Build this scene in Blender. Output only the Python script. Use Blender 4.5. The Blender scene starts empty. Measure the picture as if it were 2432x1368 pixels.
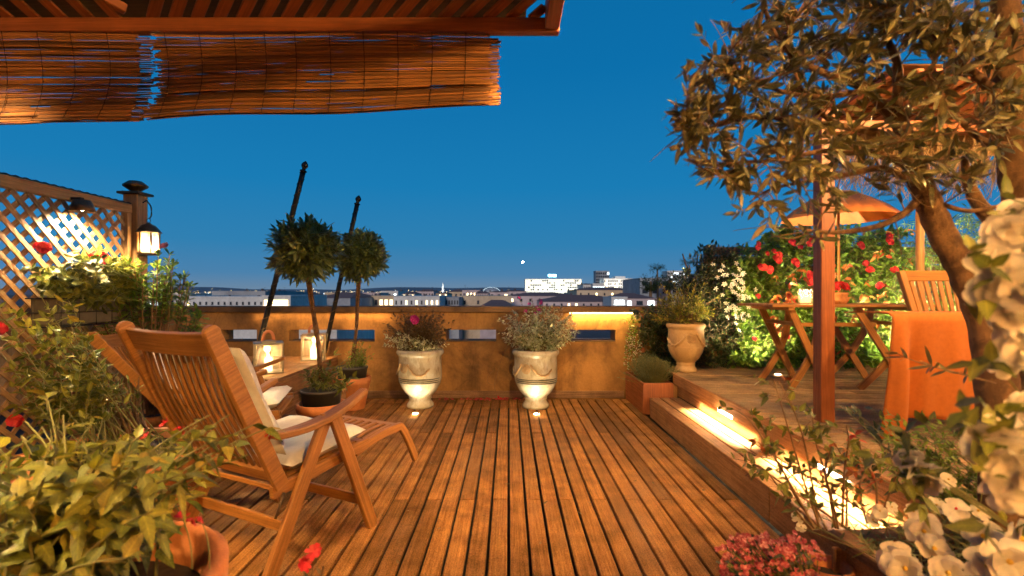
import bpy, math, random
import numpy as np
from mathutils import Vector, Matrix

random.seed(7)
RNG = np.random.default_rng(11)
PI = math.pi
R = math.radians
EXPO = 2.3
SC = bpy.context.scene
COL = SC.collection

# ---------------------------------------------------------------- camera frame (photo 2432 x 1368)
F, CX, CY, EYE = 1200.0, 1208.0, 694.0, 1.25
def P(px, py, Y):                      # pixel at a known distance -> point in the place
    return Vector(((px - CX) / F * Y, Y, EYE - (py - CY) / F * Y))
def G(px, py, z=0.0):                  # pixel of something at a known height
    Y = F * (EYE - z) / (py - CY)
    return Vector(((px - CX) / F * Y, Y, z))

# ---------------------------------------------------------------- mesh buffer
def nrm(v):
    v = np.asarray(v, float)
    return v / np.maximum(np.linalg.norm(v, axis=-1, keepdims=True), 1e-9)

class MB:
    def __init__(s):
        s.V = []; s.n = 0; s.F = []
    def add(s, verts, faces, uv=None, smooth=False, mi=0):
        verts = np.asarray(verts, float).reshape(-1, 3)
        faces = np.asarray(faces, int)
        if faces.size == 0: return
        k, m = faces.shape
        if uv is None: uv = np.zeros((k, m, 2))
        s.V.append(verts); s.F.append((faces + s.n, np.asarray(uv, float), smooth, mi)); s.n += len(verts)
    # rectangular section swept along a polyline; w across, h along "up"
    def sweep(s, pts, w, h, up=(0, 0, 1), mi=0, smooth=False, ws=None, hs=None):
        p = np.array([tuple(q) for q in pts], float); n = len(p)
        t = np.gradient(p, axis=0) if n > 2 else np.repeat((p[1] - p[0])[None], 2, 0)
        t = nrm(t); up = np.broadcast_to(np.asarray(up, float), p.shape)
        sd = nrm(np.cross(t, up)); u = np.cross(sd, t)
        W = (np.full(n, w) if ws is None else np.asarray(ws))[:, None] / 2
        H = (np.full(n, h) if hs is None else np.asarray(hs))[:, None] / 2
        ring = np.stack([p - sd*W - u*H, p + sd*W - u*H, p + sd*W + u*H, p - sd*W + u*H], 1)
        L = np.concatenate([[0], np.cumsum(np.linalg.norm(np.diff(p, axis=0), axis=1))])
        ou, ov = random.random()*50, random.random()*50
        pv = [0, w, w + h, 2*w + h, 2*w + 2*h]
        f = []; uv = []
        for i in range(n - 1):
            for j in range(4):
                j2 = (j + 1) % 4
                f.append([i*4 + j, i*4 + j2, i*4 + 4 + j2, i*4 + 4 + j])
                uv.append([(ou + L[i], ov + pv[j]), (ou + L[i], ov + pv[j+1]), (ou + L[i+1], ov + pv[j+1]), (ou + L[i+1], ov + pv[j])])
        f += [[3, 2, 1, 0], [n*4 - 4, n*4 - 3, n*4 - 2, n*4 - 1]]
        e = [(ou, ov), (ou + h*.1, ov), (ou + h*.1, ov + w), (ou, ov + w)]
        uv += [e, e]
        s.add(ring.reshape(-1, 3), f, uv, smooth, mi)
    def beam(s, a, b, w, h, up=(0, 0, 1), mi=0):
        a = Vector(a); b = Vector(b)
        if abs((b - a).normalized().dot(Vector(up))) > .98: up = (0, 1, 0)
        s.sweep([a, b], w, h, up, mi)
    def box(s, x0, x1, y0, y1, z0, z1, mi=0):
        dx, dy, dz = x1 - x0, y1 - y0, z1 - z0
        if dx >= dy and dx >= dz: s.beam((x0, (y0+y1)/2, (z0+z1)/2), (x1, (y0+y1)/2, (z0+z1)/2), dy, dz, (0, 0, 1), mi)
        elif dy >= dz: s.beam(((x0+x1)/2, y0, (z0+z1)/2), ((x0+x1)/2, y1, (z0+z1)/2), dx, dz, (0, 0, 1), mi)
        else: s.beam(((x0+x1)/2, (y0+y1)/2, z0), ((x0+x1)/2, (y0+y1)/2, z1), dx, dy, (0, 1, 0), mi)
    def tube(s, pts, rad, n=6, mi=0, cap=True, smooth=True):
        p = np.array([tuple(q) for q in pts], float); k = len(p)
        r = np.full(k, rad, float) if np.isscalar(rad) else np.asarray(rad, float)
        t = nrm(np.gradient(p, axis=0) if k > 2 else np.repeat((p[1] - p[0])[None], 2, 0))
        ref = np.array([0, 0, 1.]) if abs(t[:, 2]).mean() < .8 else np.array([0, 1., 0])
        a = nrm(np.cross(t, ref)); b = np.cross(t, a)
        an = np.arange(n) * 2*PI/n
        ring = p[:, None] + r[:, None, None]*(a[:, None]*np.cos(an)[None, :, None] + b[:, None]*np.sin(an)[None, :, None])
        L = np.concatenate([[0], np.cumsum(np.linalg.norm(np.diff(p, axis=0), axis=1))])
        i, j = np.meshgrid(np.arange(k - 1), np.arange(n), indexing='ij'); i = i.ravel(); j = j.ravel(); j2 = (j + 1) % n
        f = np.stack([i*n + j, i*n + j2, (i+1)*n + j2, (i+1)*n + j], 1)
        ou, ov = random.random()*50, random.random()*50
        rm = r.mean()*2*PI
        uv = np.stack([np.stack([ou + L[i], ov + j/n*rm], 1), np.stack([ou + L[i], ov + (j+1)/n*rm], 1),
                       np.stack([ou + L[i+1], ov + (j+1)/n*rm], 1), np.stack([ou + L[i+1], ov + j/n*rm], 1)], 1)
        s.add(ring.reshape(-1, 3), f, uv, smooth, mi)
        if cap and n >= 3:
            base = s.n - k*n
            for off, rev in ((0, True), ((k-1)*n, False)):
                idx = [base + off + q for q in range(n)]
                if rev: idx = idx[::-1]
                s.F.append((np.array([idx]), np.full((1, n, 2), ou), False, mi))
    def lathe(s, prof, c=(0, 0, 0), n=32, mi=0, smooth=True, rfun=None, closed=False):
        pr = np.array(prof, float); k = len(pr); an = np.arange(n)*2*PI/n
        rr = pr[:, 0][:, None]*np.ones(n)[None]
        if rfun is not None: rr = rfun(rr, pr[:, 1][:, None], an[None])
        v = np.stack([c[0] + rr*np.cos(an), c[1] + rr*np.sin(an), c[2] + np.repeat(pr[:, 1][:, None], n, 1)], -1).reshape(-1, 3)
        i, j = np.meshgrid(np.arange(k - 1), np.arange(n), indexing='ij'); i = i.ravel(); j = j.ravel(); j2 = (j + 1) % n
        f = np.stack([i*n + j, i*n + j2, (i+1)*n + j2, (i+1)*n + j], 1)
        u = np.stack([j/n, pr[i, 1]], 1); u2 = np.stack([(j+1)/n, pr[i, 1]], 1); u3 = np.stack([(j+1)/n, pr[i+1, 1]], 1); u4 = np.stack([j/n, pr[i+1, 1]], 1)
        s.add(v, f, np.stack([u, u2, u3, u4], 1), smooth, mi)
    def disc(s, c, r, n=24, z=0, mi=0, nz=(0, 0, 1)):
        c = np.array(c, float); nz = nrm(nz)
        a = nrm(np.cross(nz, [1, 0, 0] if abs(nz[0]) < .8 else [0, 1, 0])); b = np.cross(nz, a)
        an = np.arange(n)*2*PI/n
        v = c + r*(a[None]*np.cos(an)[:, None] + b[None]*np.sin(an)[:, None])
        s.add(v, [list(range(n))], None, False, mi)
    def prism(s, poly, to3, thick, mi=0):         # poly in 2-D, to3(u, v, w) -> point, w across the thickness
        n = len(poly)
        v = [to3(u, q, 0) for u, q in poly] + [to3(u, q, thick) for u, q in poly]
        ou, ov = random.random()*50, random.random()*50
        s.add([tuple(x) for x in v], [list(range(n))[::-1]], [[(ou + u, ov + q) for u, q in poly][::-1]], False, mi)
        b = s.n - 2*n
        s.F.append((np.array([[b + n + i for i in range(n)]]), np.array([[(ou + u, ov + q + .3) for u, q in poly]]), False, mi))
        f = []; uv = []
        for i in range(n):
            j = (i + 1) % n
            f.append([b + i, b + j, b + n + j, b + n + i])
            d = math.dist(poly[i], poly[j])
            uv.append([(ou, ov), (ou + d, ov), (ou + d, ov + thick), (ou, ov + thick)])
        s.F.append((np.array(f), np.array(uv), False, mi))
    def blob(s, c, rx, ry, rz, nu=12, nv=8, mi=0, noise=0.0):
        th = np.linspace(0.02, PI - .02, nv); an = np.arange(nu)*2*PI/nu
        T, A = np.meshgrid(th, an, indexing='ij')
        rr = 1 + noise*(RNG.random(T.shape) - .5)
        v = np.stack([c[0] + rx*rr*np.sin(T)*np.cos(A), c[1] + ry*rr*np.sin(T)*np.sin(A), c[2] + rz*rr*np.cos(T)], -1).reshape(-1, 3)
        i, j = np.meshgrid(np.arange(nv - 1), np.arange(nu), indexing='ij'); i = i.ravel(); j = j.ravel(); j2 = (j+1) % nu
        s.add(v, np.stack([i*nu + j, (i+1)*nu + j, (i+1)*nu + j2, i*nu + j2], 1), None, True, mi)
    def xform(s, M):
        A = np.array(M)
        s.V = [v @ A[:3, :3].T + A[:3, 3] for v in s.V]
        return s
    def mesh(s, name, off=(0, 0, 0)):
        me = bpy.data.meshes.new(name)
        if not s.V: return me
        V = np.concatenate(s.V) - np.array(tuple(off))
        loops = np.concatenate([f.ravel() for f, *_ in s.F])
        tot = np.concatenate([np.full(len(f), f.shape[1]) for f, *_ in s.F])
        uv = np.concatenate([u.reshape(-1, 2) for _, u, *_ in s.F])
        sm = np.concatenate([np.full(len(f), b) for f, _, b, _ in s.F])
        mi = np.concatenate([np.full(len(f), m) for f, _, _, m in s.F])
        me.vertices.add(len(V)); me.vertices.foreach_set('co', V.ravel())
        me.loops.add(len(loops)); me.loops.foreach_set('vertex_index', loops.astype(np.int32))
        me.polygons.add(len(tot))
        me.polygons.foreach_set('loop_start', (np.cumsum(tot) - tot).astype(np.int32))
        me.polygons.foreach_set('use_smooth', sm.astype(bool))
        me.polygons.foreach_set('material_index', mi.astype(np.int32))
        l = me.uv_layers.new(name='UVMap'); l.data.foreach_set('uv', uv.ravel())
        me.update(calc_edges=True); me.validate()
        return me

ORG = {}
def tag(o, label=None, cat=None, group=None, kind=None):
    if label: o['label'] = label
    if cat: o['category'] = cat
    if group: o['group'] = group
    if kind: o['kind'] = kind
    return o
def thing(name, label, cat, loc=(0, 0, 0), group=None):
    o = bpy.data.objects.new(name, None); COL.objects.link(o)
    o.location = loc; o.empty_display_size = .1
    ORG[o.name] = Vector(loc)
    return tag(o, label, cat, group)
def obj(name, mb, mats, parent=None, bevel=0, org=None, seg=1):
    off = ORG.get(parent.name, Vector()) if parent is not None else Vector(org or (0, 0, 0))
    me = mb.mesh(name, off)
    for m in (mats if isinstance(mats, (list, tuple)) else [mats]): me.materials.append(m)
    o = bpy.data.objects.new(name, me); COL.objects.link(o)
    if parent is not None: o.parent = parent
    else: o.location = off
    ORG[o.name] = off
    if bevel:
        b = o.modifiers.new('Bevel', 'BEVEL'); b.width = bevel; b.segments = seg; b.limit_method = 'ANGLE'; b.harden_normals = False
    return o
def single(name, mb, mats, label, cat, group=None, bevel=0, org=None, seg=1):
    return tag(obj(name, mb, mats, None, bevel, org, seg), label, cat, group)
def struct(name, mb, mats, bevel=0):
    return tag(obj(name, mb, mats, None, bevel), kind='structure')
def place(root, loc, deg):             # turn and set down a thing that was built round its own origin
    root.location = loc; root.rotation_euler = (0, 0, R(deg))
def light(name, kind, loc, power, color, parent=None, size=.02, target=None, cone=60, blend=.5, sx=None, sy=None):
    l = bpy.data.lights.new(name, kind); l.energy = power; l.color = color
    if kind == 'AREA':
        l.shape = 'RECTANGLE'; l.size = sx; l.size_y = sy
    else: l.shadow_soft_size = size
    if kind == 'SPOT': l.spot_size = R(cone); l.spot_blend = blend
    o = bpy.data.objects.new(name, l); COL.objects.link(o)
    o.location = Vector(loc)
    if target is not None:
        o.rotation_euler = (Vector(target) - Vector(loc)).to_track_quat('-Z', 'Y').to_euler()
    if parent is not None:
        o.location = Vector(loc) - ORG.get(parent.name, Vector()); o.parent = parent
    return o

# ---------------------------------------------------------------- materials
def newmat(name):
    m = bpy.data.materials.new(name); m.use_nodes = True
    nt = m.node_tree; nt.nodes.clear()
    out = nt.nodes.new('ShaderNodeOutputMaterial'); bs = nt.nodes.new('ShaderNodeBsdfPrincipled')
    nt.links.new(bs.outputs[0], out.inputs[0])
    return m, nt, bs, out
def N(nt, t, **k):
    n = nt.nodes.new(t)
    for a, b in k.items():
        if isinstance(a, str) and hasattr(n, a): setattr(n, a, b)
    return n
def ramp(nt, src, stops):
    r = nt.nodes.new('ShaderNodeValToRGB'); e = r.color_ramp.elements
    while len(e) < len(stops): e.new(.5)
    for i, (p, c) in enumerate(stops):
        e[i].position = p; e[i].color = (*c, 1) if len(c) == 3 else c
    nt.links.new(src, r.inputs[0]); return r.outputs[0]
def noise(nt, vec, scale, detail=4, rough=.55, dist=0):
    n = nt.nodes.new('ShaderNodeTexNoise'); n.inputs['Scale'].default_value = scale
    n.inputs['Detail'].default_value = detail; n.inputs['Roughness'].default_value = rough; n.inputs['Distortion'].default_value = dist
    if vec is not None: nt.links.new(vec, n.inputs['Vector'])
    return n.outputs[0]
def mapping(nt, vec, scale=(1, 1, 1), loc=(0, 0, 0)):
    n = nt.nodes.new('ShaderNodeMapping'); n.inputs['Scale'].default_value = scale; n.inputs['Location'].default_value = loc
    nt.links.new(vec, n.inputs[0]); return n.outputs[0]
def mix(nt, fac, a, b, mode='MIX'):
    n = nt.nodes.new('ShaderNodeMix'); n.data_type = 'RGBA'; n.blend_type = mode
    for sock, v in ((n.inputs[0], fac), (n.inputs[6], a), (n.inputs[7], b)):
        if isinstance(v, (int, float)): sock.default_value = v
        elif isinstance(v, tuple): sock.default_value = (*v, 1)
        else: nt.links.new(v, sock)
    return n.outputs[2]
def bump(nt, bs, h, strength=.3, dist=.01):
    b = nt.nodes.new('ShaderNodeBump'); b.inputs['Strength'].default_value = strength; b.inputs['Distance'].default_value = dist
    nt.links.new(h, b.inputs['Height']); nt.links.new(b.outputs[0], bs.inputs['Normal'])
def island(nt):
    return nt.nodes.new('ShaderNodeNewGeometry').outputs['Random Per Island']
def texco(nt, which='Object'):
    return nt.nodes.new('ShaderNodeTexCoord').outputs[which]
def uvco(nt):
    return nt.nodes.new('ShaderNodeTexCoord').outputs['UV']

def wood(name, dark, light_, rough=.55, var=.25, blot=.3, speck=0.0, worn=None, spec=.5):
    m, nt, bs, _ = newmat(name)
    bs.inputs['Specular IOR Level'].default_value = spec
    uv = uvco(nt)
    g1 = noise(nt, mapping(nt, uv, (2.2, 70, 1)), 1, 6, .65, .4)
    g2 = noise(nt, mapping(nt, uv, (9, 260, 1)), 1, 3, .6)
    c = ramp(nt, g1, [(.3, dark), (.68, light_)])
    c = mix(nt, .3, c, ramp(nt, g2, [(.3, (.25, .25, .25)), (.7, (1.25, 1.25, 1.25))]), 'MULTIPLY')
    isl = ramp(nt, island(nt), [(0, (1 - var,)*3), (.5, (1, 1, 1)), (1, (1 + var, 1 + var*.9, 1 + var*.8))])
    c = mix(nt, 1, c, isl, 'MULTIPLY')
    b = ramp(nt, noise(nt, texco(nt), 5, 4, .6), [(.3, (1 - blot,)*3), (.65, (1.08, 1.08, 1.08))])
    c = mix(nt, 1, c, b, 'MULTIPLY')
    if worn:
        wn = noise(nt, mapping(nt, texco(nt), (1, .35, 1), (4, 2, 0)), 3.1, 6, .68, .3)
        c = mix(nt, ramp(nt, wn, [(.50, (0, 0, 0)), (.68, (.6, .6, .6))]), c, worn)
    if speck:
        sp = ramp(nt, noise(nt, texco(nt), 160, 2, .7), [(.35, (1 - speck,)*3), (.6, (1 + speck*.5,)*3)])
        c = mix(nt, 1, c, sp, 'MULTIPLY')
    nt.links.new(c, bs.inputs['Base Color'])
    nt.links.new(ramp(nt, g1, [(.2, (rough + .15,)*3), (.8, (rough - .1,)*3)]), bs.inputs['Roughness'])
    bump(nt, bs, g1, .25, .003)
    return m
def leafmat(name, cols, rough=.42, tr=.28, vein=True):
    m, nt, bs, out = newmat(name)
    k = len(cols)
    c = ramp(nt, island(nt), [(i/(k - 1) if k > 1 else 0, q) for i, q in enumerate(cols)])
    c = mix(nt, .55, c, ramp(nt, noise(nt, texco(nt), 40, 3), [(.3, (.55, .55, .5)), (.7, (1.3, 1.3, 1.2))]), 'MULTIPLY')
    if vein:
        sx = nt.nodes.new('ShaderNodeSeparateXYZ'); nt.links.new(uvco(nt), sx.inputs[0])
        def mth(op, p, q):
            n = nt.nodes.new('ShaderNodeMath'); n.operation = op
            for s_, v in zip(n.inputs, (p, q)):
                if isinstance(v, (int, float)): s_.default_value = v
                else: nt.links.new(v, s_)
            return n.outputs[0]
        du = mth('ABSOLUTE', mth('SUBTRACT', sx.outputs[0], .5), 0)
        sv = mth('SINE', mth('SUBTRACT', mth('MULTIPLY', sx.outputs[1], 44), mth('MULTIPLY', du, 16)), 0)
        c = mix(nt, 1, c, ramp(nt, sv, [(.55, (1, 1, 1)), (.95, (1.22, 1.2, 1.05))]), 'MULTIPLY')
        c = mix(nt, 1, c, ramp(nt, du, [(.02, (1.5, 1.45, 1.2)), (.07, (1, 1, 1)), (.5, (.86, .86, .8))]), 'MULTIPLY')
        bump(nt, bs, sv, .35, .0015)
    nt.links.new(c, bs.inputs['Base Color']); bs.inputs['Roughness'].default_value = rough
    t = nt.nodes.new('ShaderNodeBsdfTranslucent'); nt.links.new(c, t.inputs[0])
    mx = nt.nodes.new('ShaderNodeMixShader'); mx.inputs[0].default_value = tr
    nt.links.new(bs.outputs[0], mx.inputs[1]); nt.links.new(t.outputs[0], mx.inputs[2]); nt.links.new(mx.outputs[0], out.inputs[0])
    return m
def plain(name, c, rough=.5, metal=0, var=0.0, ns=8, bmp=0, spec=.5):
    m, nt, bs, _ = newmat(name)
    bs.inputs['Roughness'].default_value = rough; bs.inputs['Metallic'].default_value = metal
    n = noise(nt, texco(nt), ns, 5, .6)
    v = var or .12
    col = ramp(nt, n, [(.3, tuple(q*(1 - v) for q in c)), (.7, tuple(min(1, q*(1 + v)) for q in c))])
    nt.links.new(col, bs.inputs['Base Color'])
    if bmp: bump(nt, bs, noise(nt, texco(nt), ns*8, 4), bmp, .004)
    return m
def glow(name, c, s):
    m, nt, bs, out = newmat(name)
    e = nt.nodes.new('ShaderNodeEmission'); e.inputs[0].default_value = (*c, 1); e.inputs[1].default_value = s
    nt.links.new(e.outputs[0], out.inputs[0]); return m
def glassmat(name, c=(.95, .9, .8), clear=.85):
    m, nt, bs, out = newmat(name)
    g = nt.nodes.new('ShaderNodeBsdfGlossy'); g.inputs['Roughness'].default_value = .08
    t = nt.nodes.new('ShaderNodeBsdfTransparent'); t.inputs[0].default_value = (*c, 1)
    mx = nt.nodes.new('ShaderNodeMixShader'); mx.inputs[0].default_value = 1 - clear
    d = nt.nodes.new('ShaderNodeBsdfTranslucent'); d.inputs[0].default_value = (*c, 1)
    m2 = nt.nodes.new('ShaderNodeMixShader'); m2.inputs[0].default_value = .5
    nt.links.new(g.outputs[0], m2.inputs[1]); nt.links.new(d.outputs[0], m2.inputs[2])
    nt.links.new(t.outputs[0], mx.inputs[1]); nt.links.new(m2.outputs[0], mx.inputs[2]); nt.links.new(mx.outputs[0], out.inputs[0])
    return m
def patchy(name, c1, c2, c3, scale=3, rough=.75, bmp=.3, lo=.42, hi=.58):   # stains and wear with a shape of their own
    m, nt, bs, _ = newmat(name)
    o = texco(nt)
    n = noise(nt, o, scale, 6, .62, .5)
    c = ramp(nt, n, [(lo, c1), (hi, c2)])
    n2 = noise(nt, mapping(nt, o, (1, 1, .5), (3, 7, 1)), scale*2.7, 6, .7)
    c = mix(nt, ramp(nt, n2, [(.5, (0, 0, 0)), (.72, (.75, .75, .75))]), c, c3)
    sp = ramp(nt, noise(nt, o, scale*30, 3, .7), [(.3, (.75, .75, .75)), (.7, (1.15, 1.15, 1.15))])
    c = mix(nt, .6, c, sp, 'MULTIPLY')
    nt.links.new(c, bs.inputs['Base Color']); bs.inputs['Roughness'].default_value = rough
    bump(nt, bs, noise(nt, o, scale*14, 5, .7), bmp, .006)
    return m

# ---------------------------------------------------------------- leaves and plants
class LB:
    """collects leaves (base, direction, upper side, length, width) and turns them into many small blades"""
    def __init__(s): s.a = []
    def add(s, B, D, U, L, W):
        B = np.atleast_2d(B); k = len(B)
        s.a.append((B, np.broadcast_to(D, (k, 3)), np.broadcast_to(U, (k, 3)), np.broadcast_to(L, (k,)), np.broadcast_to(W, (k,))))
    def count(s): return sum(len(q[0]) for q in s.a)
    def to(s, mb, st=((0, .04), (.3, .5), (.65, .4), (1, .03)), fold=.25, droop=.15, cup=0.0, low=False, mi=0, wav=0.0):
        if not s.a: return mb
        B, D, U, L, W = [np.concatenate([q[i] for q in s.a]) for i in range(5)]
        D = nrm(D); S = nrm(np.cross(D, U)); Nn = np.cross(S, D)
        k = len(B); out = []; cols = 2 if low else 3
        dr = droop*(.5 + RNG.random(k))
        for i, (t, w) in enumerate(st):
            c = B + D*(L*t)[:, None] + Nn*(cup*L*t*t)[:, None]
            c = c + np.stack([0*L, 0*L, -dr*L*t*t], 1)
            hw = (W*w)[:, None]
            wv = (wav*W*(RNG.random(k) - .5))[:, None]*Nn
            out.append(c - S*hw + wv)
            if not low: out.append(c - Nn*(fold*W*w)[:, None])
            out.append(c + S*hw + (wav*W*(RNG.random(k) - .5))[:, None]*Nn)
        V = np.stack(out, 1); m = V.shape[1]
        f = []; fu = []
        for i in range(len(st) - 1):
            for j in range(cols - 1):
                f.append([i*cols + j, i*cols + j + 1, (i+1)*cols + j + 1, (i+1)*cols + j])
                ua, ub, va, vb = j/(cols - 1), (j + 1)/(cols - 1), st[i][0], st[i+1][0]
                fu.append([(ua, va), (ub, va), (ub, vb), (ua, vb)])
        f = np.array(f); fu = np.tile(np.array(fu), (k, 1, 1))
        faces = (np.arange(k)[:, None, None]*m + f[None]).reshape(-1, 4)
        mb.add(V.reshape(-1, 3), faces, fu, True, mi)
        return mb
LANCE = ((0, .05), (.3, .42), (.65, .4), (1, .03))
OVATE = ((0, .05), (.25, .5), (.6, .38), (1, .02))
OBOV = ((0, .05), (.35, .3), (.75, .5), (1, .12))
PETAL = ((0, .1), (.4, .38), (.8, .55), (1, .3))
ROUND = ((0, .10), (.25, .34), (.5, .50), (.75, .56), (.92, .46), (1, .22))
LOWL = ((0, .06), (.5, .5), (1, .05))

def curve(p0, p1, bend=(0, 0, 0), n=7):
    p0 = np.array(tuple(p0), float); p1 = np.array(tuple(p1), float)
    c = (p0 + p1)/2 + np.array(tuple(bend), float)
    t = np.linspace(0, 1, n)[:, None]
    return (1-t)**2*p0 + 2*t*(1-t)*c + t*t*p1
def smooth_path(pts, n=6):
    p = np.array([tuple(q) for q in pts], float); out = []
    q = np.vstack([2*p[0] - p[1], p, 2*p[-1] - p[-2]])
    for i in range(1, len(q) - 2):
        for t in np.arange(n)/n:
            a, b, c, d = q[i-1], q[i], q[i+1], q[i+2]
            out.append(.5*((2*b) + (-a + c)*t + (2*a - 5*b + 4*c - d)*t*t + (-a + 3*b - 3*c + d)*t**3))
    out.append(p[-1]); return np.array(out)
def spray(lb, pts, nl, L, W, ang=.9, start=.25, jit=.35, upz=.5, whorl=1):
    p = np.asarray(pts, float)
    d = np.concatenate([[0], np.cumsum(np.linalg.norm(np.diff(p, axis=0), axis=1))])
    t = np.sort(start + (1 - start)*RNG.random(nl))
    if whorl > 1: t = np.repeat(np.linspace(start, 1, max(1, nl//whorl)), whorl)
    nl = len(t)
    q = np.stack([np.interp(t*d[-1], d, p[:, i]) for i in range(3)], 1)
    tg = nrm(np.stack([np.interp(t*d[-1], d, np.gradient(p[:, i])) for i in range(3)], 1))
    ref = np.where(np.abs(tg[:, 2:3]) < .9, np.array([[0, 0, 1.]]), np.array([[1., 0, 0]]))
    a = nrm(np.cross(tg, ref)); b = np.cross(tg, a)
    az = np.arange(nl)*2.4 + RNG.random(nl)*jit*3 + RNG.random()*6
    rad = a*np.cos(az)[:, None] + b*np.sin(az)[:, None]
    an = ang*(1 + jit*(RNG.random(nl) - .5)*2)
    an = an*(1.15 - .75*np.maximum(0, (t - .8)/.2)*(RNG.random(nl)))
    D = tg*np.cos(an)[:, None] + rad*np.sin(an)[:, None] + RNG.normal(0, jit*.35, (nl, 3))
    U = tg*(1 - upz) + np.array([0, 0, 1.])*upz + RNG.normal(0, jit*.6, (nl, 3))
    s = .6 + .55*RNG.random(nl)
    lb.add(q, D, U, L*s, W*s)
def in_ell(c, r, n, shell=.35):
    v = nrm(RNG.normal(0, 1, (n, 3)))
    rr = (shell + (1 - shell)*RNG.random(n))[:, None]
    rr = 1 - (1 - rr)*RNG.random((n, 1))**.7
    return np.array(tuple(c)) + v*rr*np.array(tuple(r))
def bush(stem, lb, root, c, r, twigs, nl, L, W, ang=.9, rad=.004, hub=None, sag=.03, start=.3, shell=.35, whorl=1, jit=.35, upz=.5, floor=None, rootspread=.04):
    tips = in_ell(c, r, twigs, shell)
    root = np.array(tuple(root), float); c = np.array(tuple(c), float)
    ends = []
    for tp in tips:
        if floor is not None and tp[2] < floor: tp[2] = floor + abs(floor - tp[2])*.3
        s0 = root + np.array([*(RNG.normal(0, rootspread, 2)), 0]) if hub is None else np.array(tuple(hub)) + RNG.normal(0, .03, 3)
        mid = (c - s0)*.35
        pts = curve(s0, tp, (mid[0]*.4, mid[1]*.4, abs(tp[2] - s0[2])*.15 + sag*RNG.random()), 7)
        if stem is not None: stem.tube(pts, np.linspace(rad, rad*.35, 7), 4, cap=False)
        spray(lb, pts, nl, L, W, ang, start, jit, upz, whorl)
        ends.append((pts[-1], pts[-1] - pts[-2]))
    return ends
def flower(lb, c, n_, rad, k=5, wid=.9, tilt=.35, layers=1):
    n_ = nrm(np.array(tuple(n_), float)); c = np.array(tuple(c), float)
    a = nrm(np.cross(n_, [0, 0, 1.] if abs(n_[2]) < .9 else [1., 0, 0])); b = np.cross(n_, a)
    for l in range(layers):
        az = np.arange(k)*2*PI/k + l*.55 + RNG.random()*6
        ti = tilt + l*.38
        D = (a*np.cos(az)[:, None] + b*np.sin(az)[:, None])*math.cos(ti) + n_*math.sin(ti) + RNG.normal(0, .1, (k, 3))
        s = rad*(1 - .18*l)*(.88 + .24*RNG.random(k))
        lb.add(np.repeat(c[None], k, 0) + n_*.002*l, D, np.repeat(n_[None], k, 0) + RNG.normal(0, .12, (k, 3)), s, s*wid)
# ================================================================= materials in use
M = {}
M['deck'] = wood('deck_wood', (.175, .074, .018), (.41, .185, .052), .85, .36, .5, .5, (.25, .135, .062), .12)
M['deck_grey'] = wood('weathered_wood', (.19, .115, .052), (.40, .26, .125), .8, .25, .35, .35, (.30, .23, .14), .2)
M['step'] = wood('step_wood', (.22, .10, .035), (.40, .20, .075), .7, .15, .3, .25, None, .25)
M['teak'] = wood('teak', (.20, .074, .015), (.40, .17, .038), .42, .14, .2, .1)
M['cedar'] = wood('red_cedar', (.16, .042, .010), (.29, .085, .022), .5, .15, .25)
M['lattice'] = wood('lattice_wood', (.20, .10, .032), (.38, .215, .08), .65, .2, .3)
M['oldwood'] = wood('old_wood', (.12, .062, .028), (.30, .165, .08), .75, .2, .4, .3)
M['reed'] = wood('reed', (.14, .05, .012), (.46, .20, .055), .5, .7, .3)
M['thread'] = plain('dark_thread', (.03, .012, .008), .9)
M['bamboo'] = wood('bamboo_pole', (.30, .15, .05), (.48, .27, .10), .4, .1, .2)
M['wall'] = patchy('ochre_plaster', (.17, .085, .020), (.40, .20, .055), (.09, .042, .014), 1.5, .85, .25, .38, .60)
def drips(m):
    nt = m.node_tree; bs = next(n for n in nt.nodes if n.type == 'BSDF_PRINCIPLED'); src = bs.inputs['Base Color'].links[0].from_socket
    o = texco(nt)
    dn = ramp(nt, noise(nt, mapping(nt, o, (9, 9, .55)), 1, 5, .7), [(.42, (1, 1, 1)), (.62, (.62, .58, .52))])
    up = ramp(nt, noise(nt, mapping(nt, o, (1.6, 1.6, 1.2), (9, 0, 4)), 1, 4, .6), [(.45, (0, 0, 0)), (.62, (.85, .85, .85))])
    src = mix(nt, up, src, mix(nt, 1, src, dn, 'MULTIPLY'))
    cr = nt.nodes.new('ShaderNodeTexVoronoi'); cr.feature = 'DISTANCE_TO_EDGE'; cr.inputs['Scale'].default_value = 1.3
    nt.links.new(mix(nt, .25, mapping(nt, o, (1, 1, 1)), noise(nt, o, 5, 5, .7)), cr.inputs['Vector'])
    src = mix(nt, 1, src, ramp(nt, cr.outputs[0], [(.0, (.74, .70, .66)), (.008, (1, 1, 1))]), 'MULTIPLY')
    nt.links.new(src, bs.inputs['Base Color'])
drips(M['wall'])
M['coping'] = patchy('coping_stone', (.11, .058, .022), (.18, .10, .04), (.07, .045, .028), 2.2, .85, .3)
M['dark'] = plain('dark_gap', (.012, .009, .007), .95)
M['terra'] = patchy('terracotta', (.50, .165, .045), (.60, .22, .065), (.36, .12, .04), 4, .75, .1)
M['terra_old'] = patchy('old_terracotta', (.44, .17, .06), (.60, .27, .10), (.22, .10, .05), 5, .8, .25)
M['cream'] = patchy('crackled_cream_glaze', (.52, .47, .36), (.46, .39, .26), (.20, .125, .055), 5.5, .26, .3)
M['ochre_glaze'] = patchy('ochre_glaze', (.40, .24, .10), (.48, .32, .15), (.22, .13, .06), 4.2, .6, .3)
M['green_band'] = plain('dark_green_glaze', (.03, .035, .022), .35)
M['soil'] = plain('soil', (.035, .022, .013), .95, var=.5, ns=40, bmp=.8)
M['black_plastic'] = plain('black_plastic', (.028, .026, .022), .5)
M['iron'] = plain('black_iron', (.022, .02, .018), .45, .6)
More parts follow.
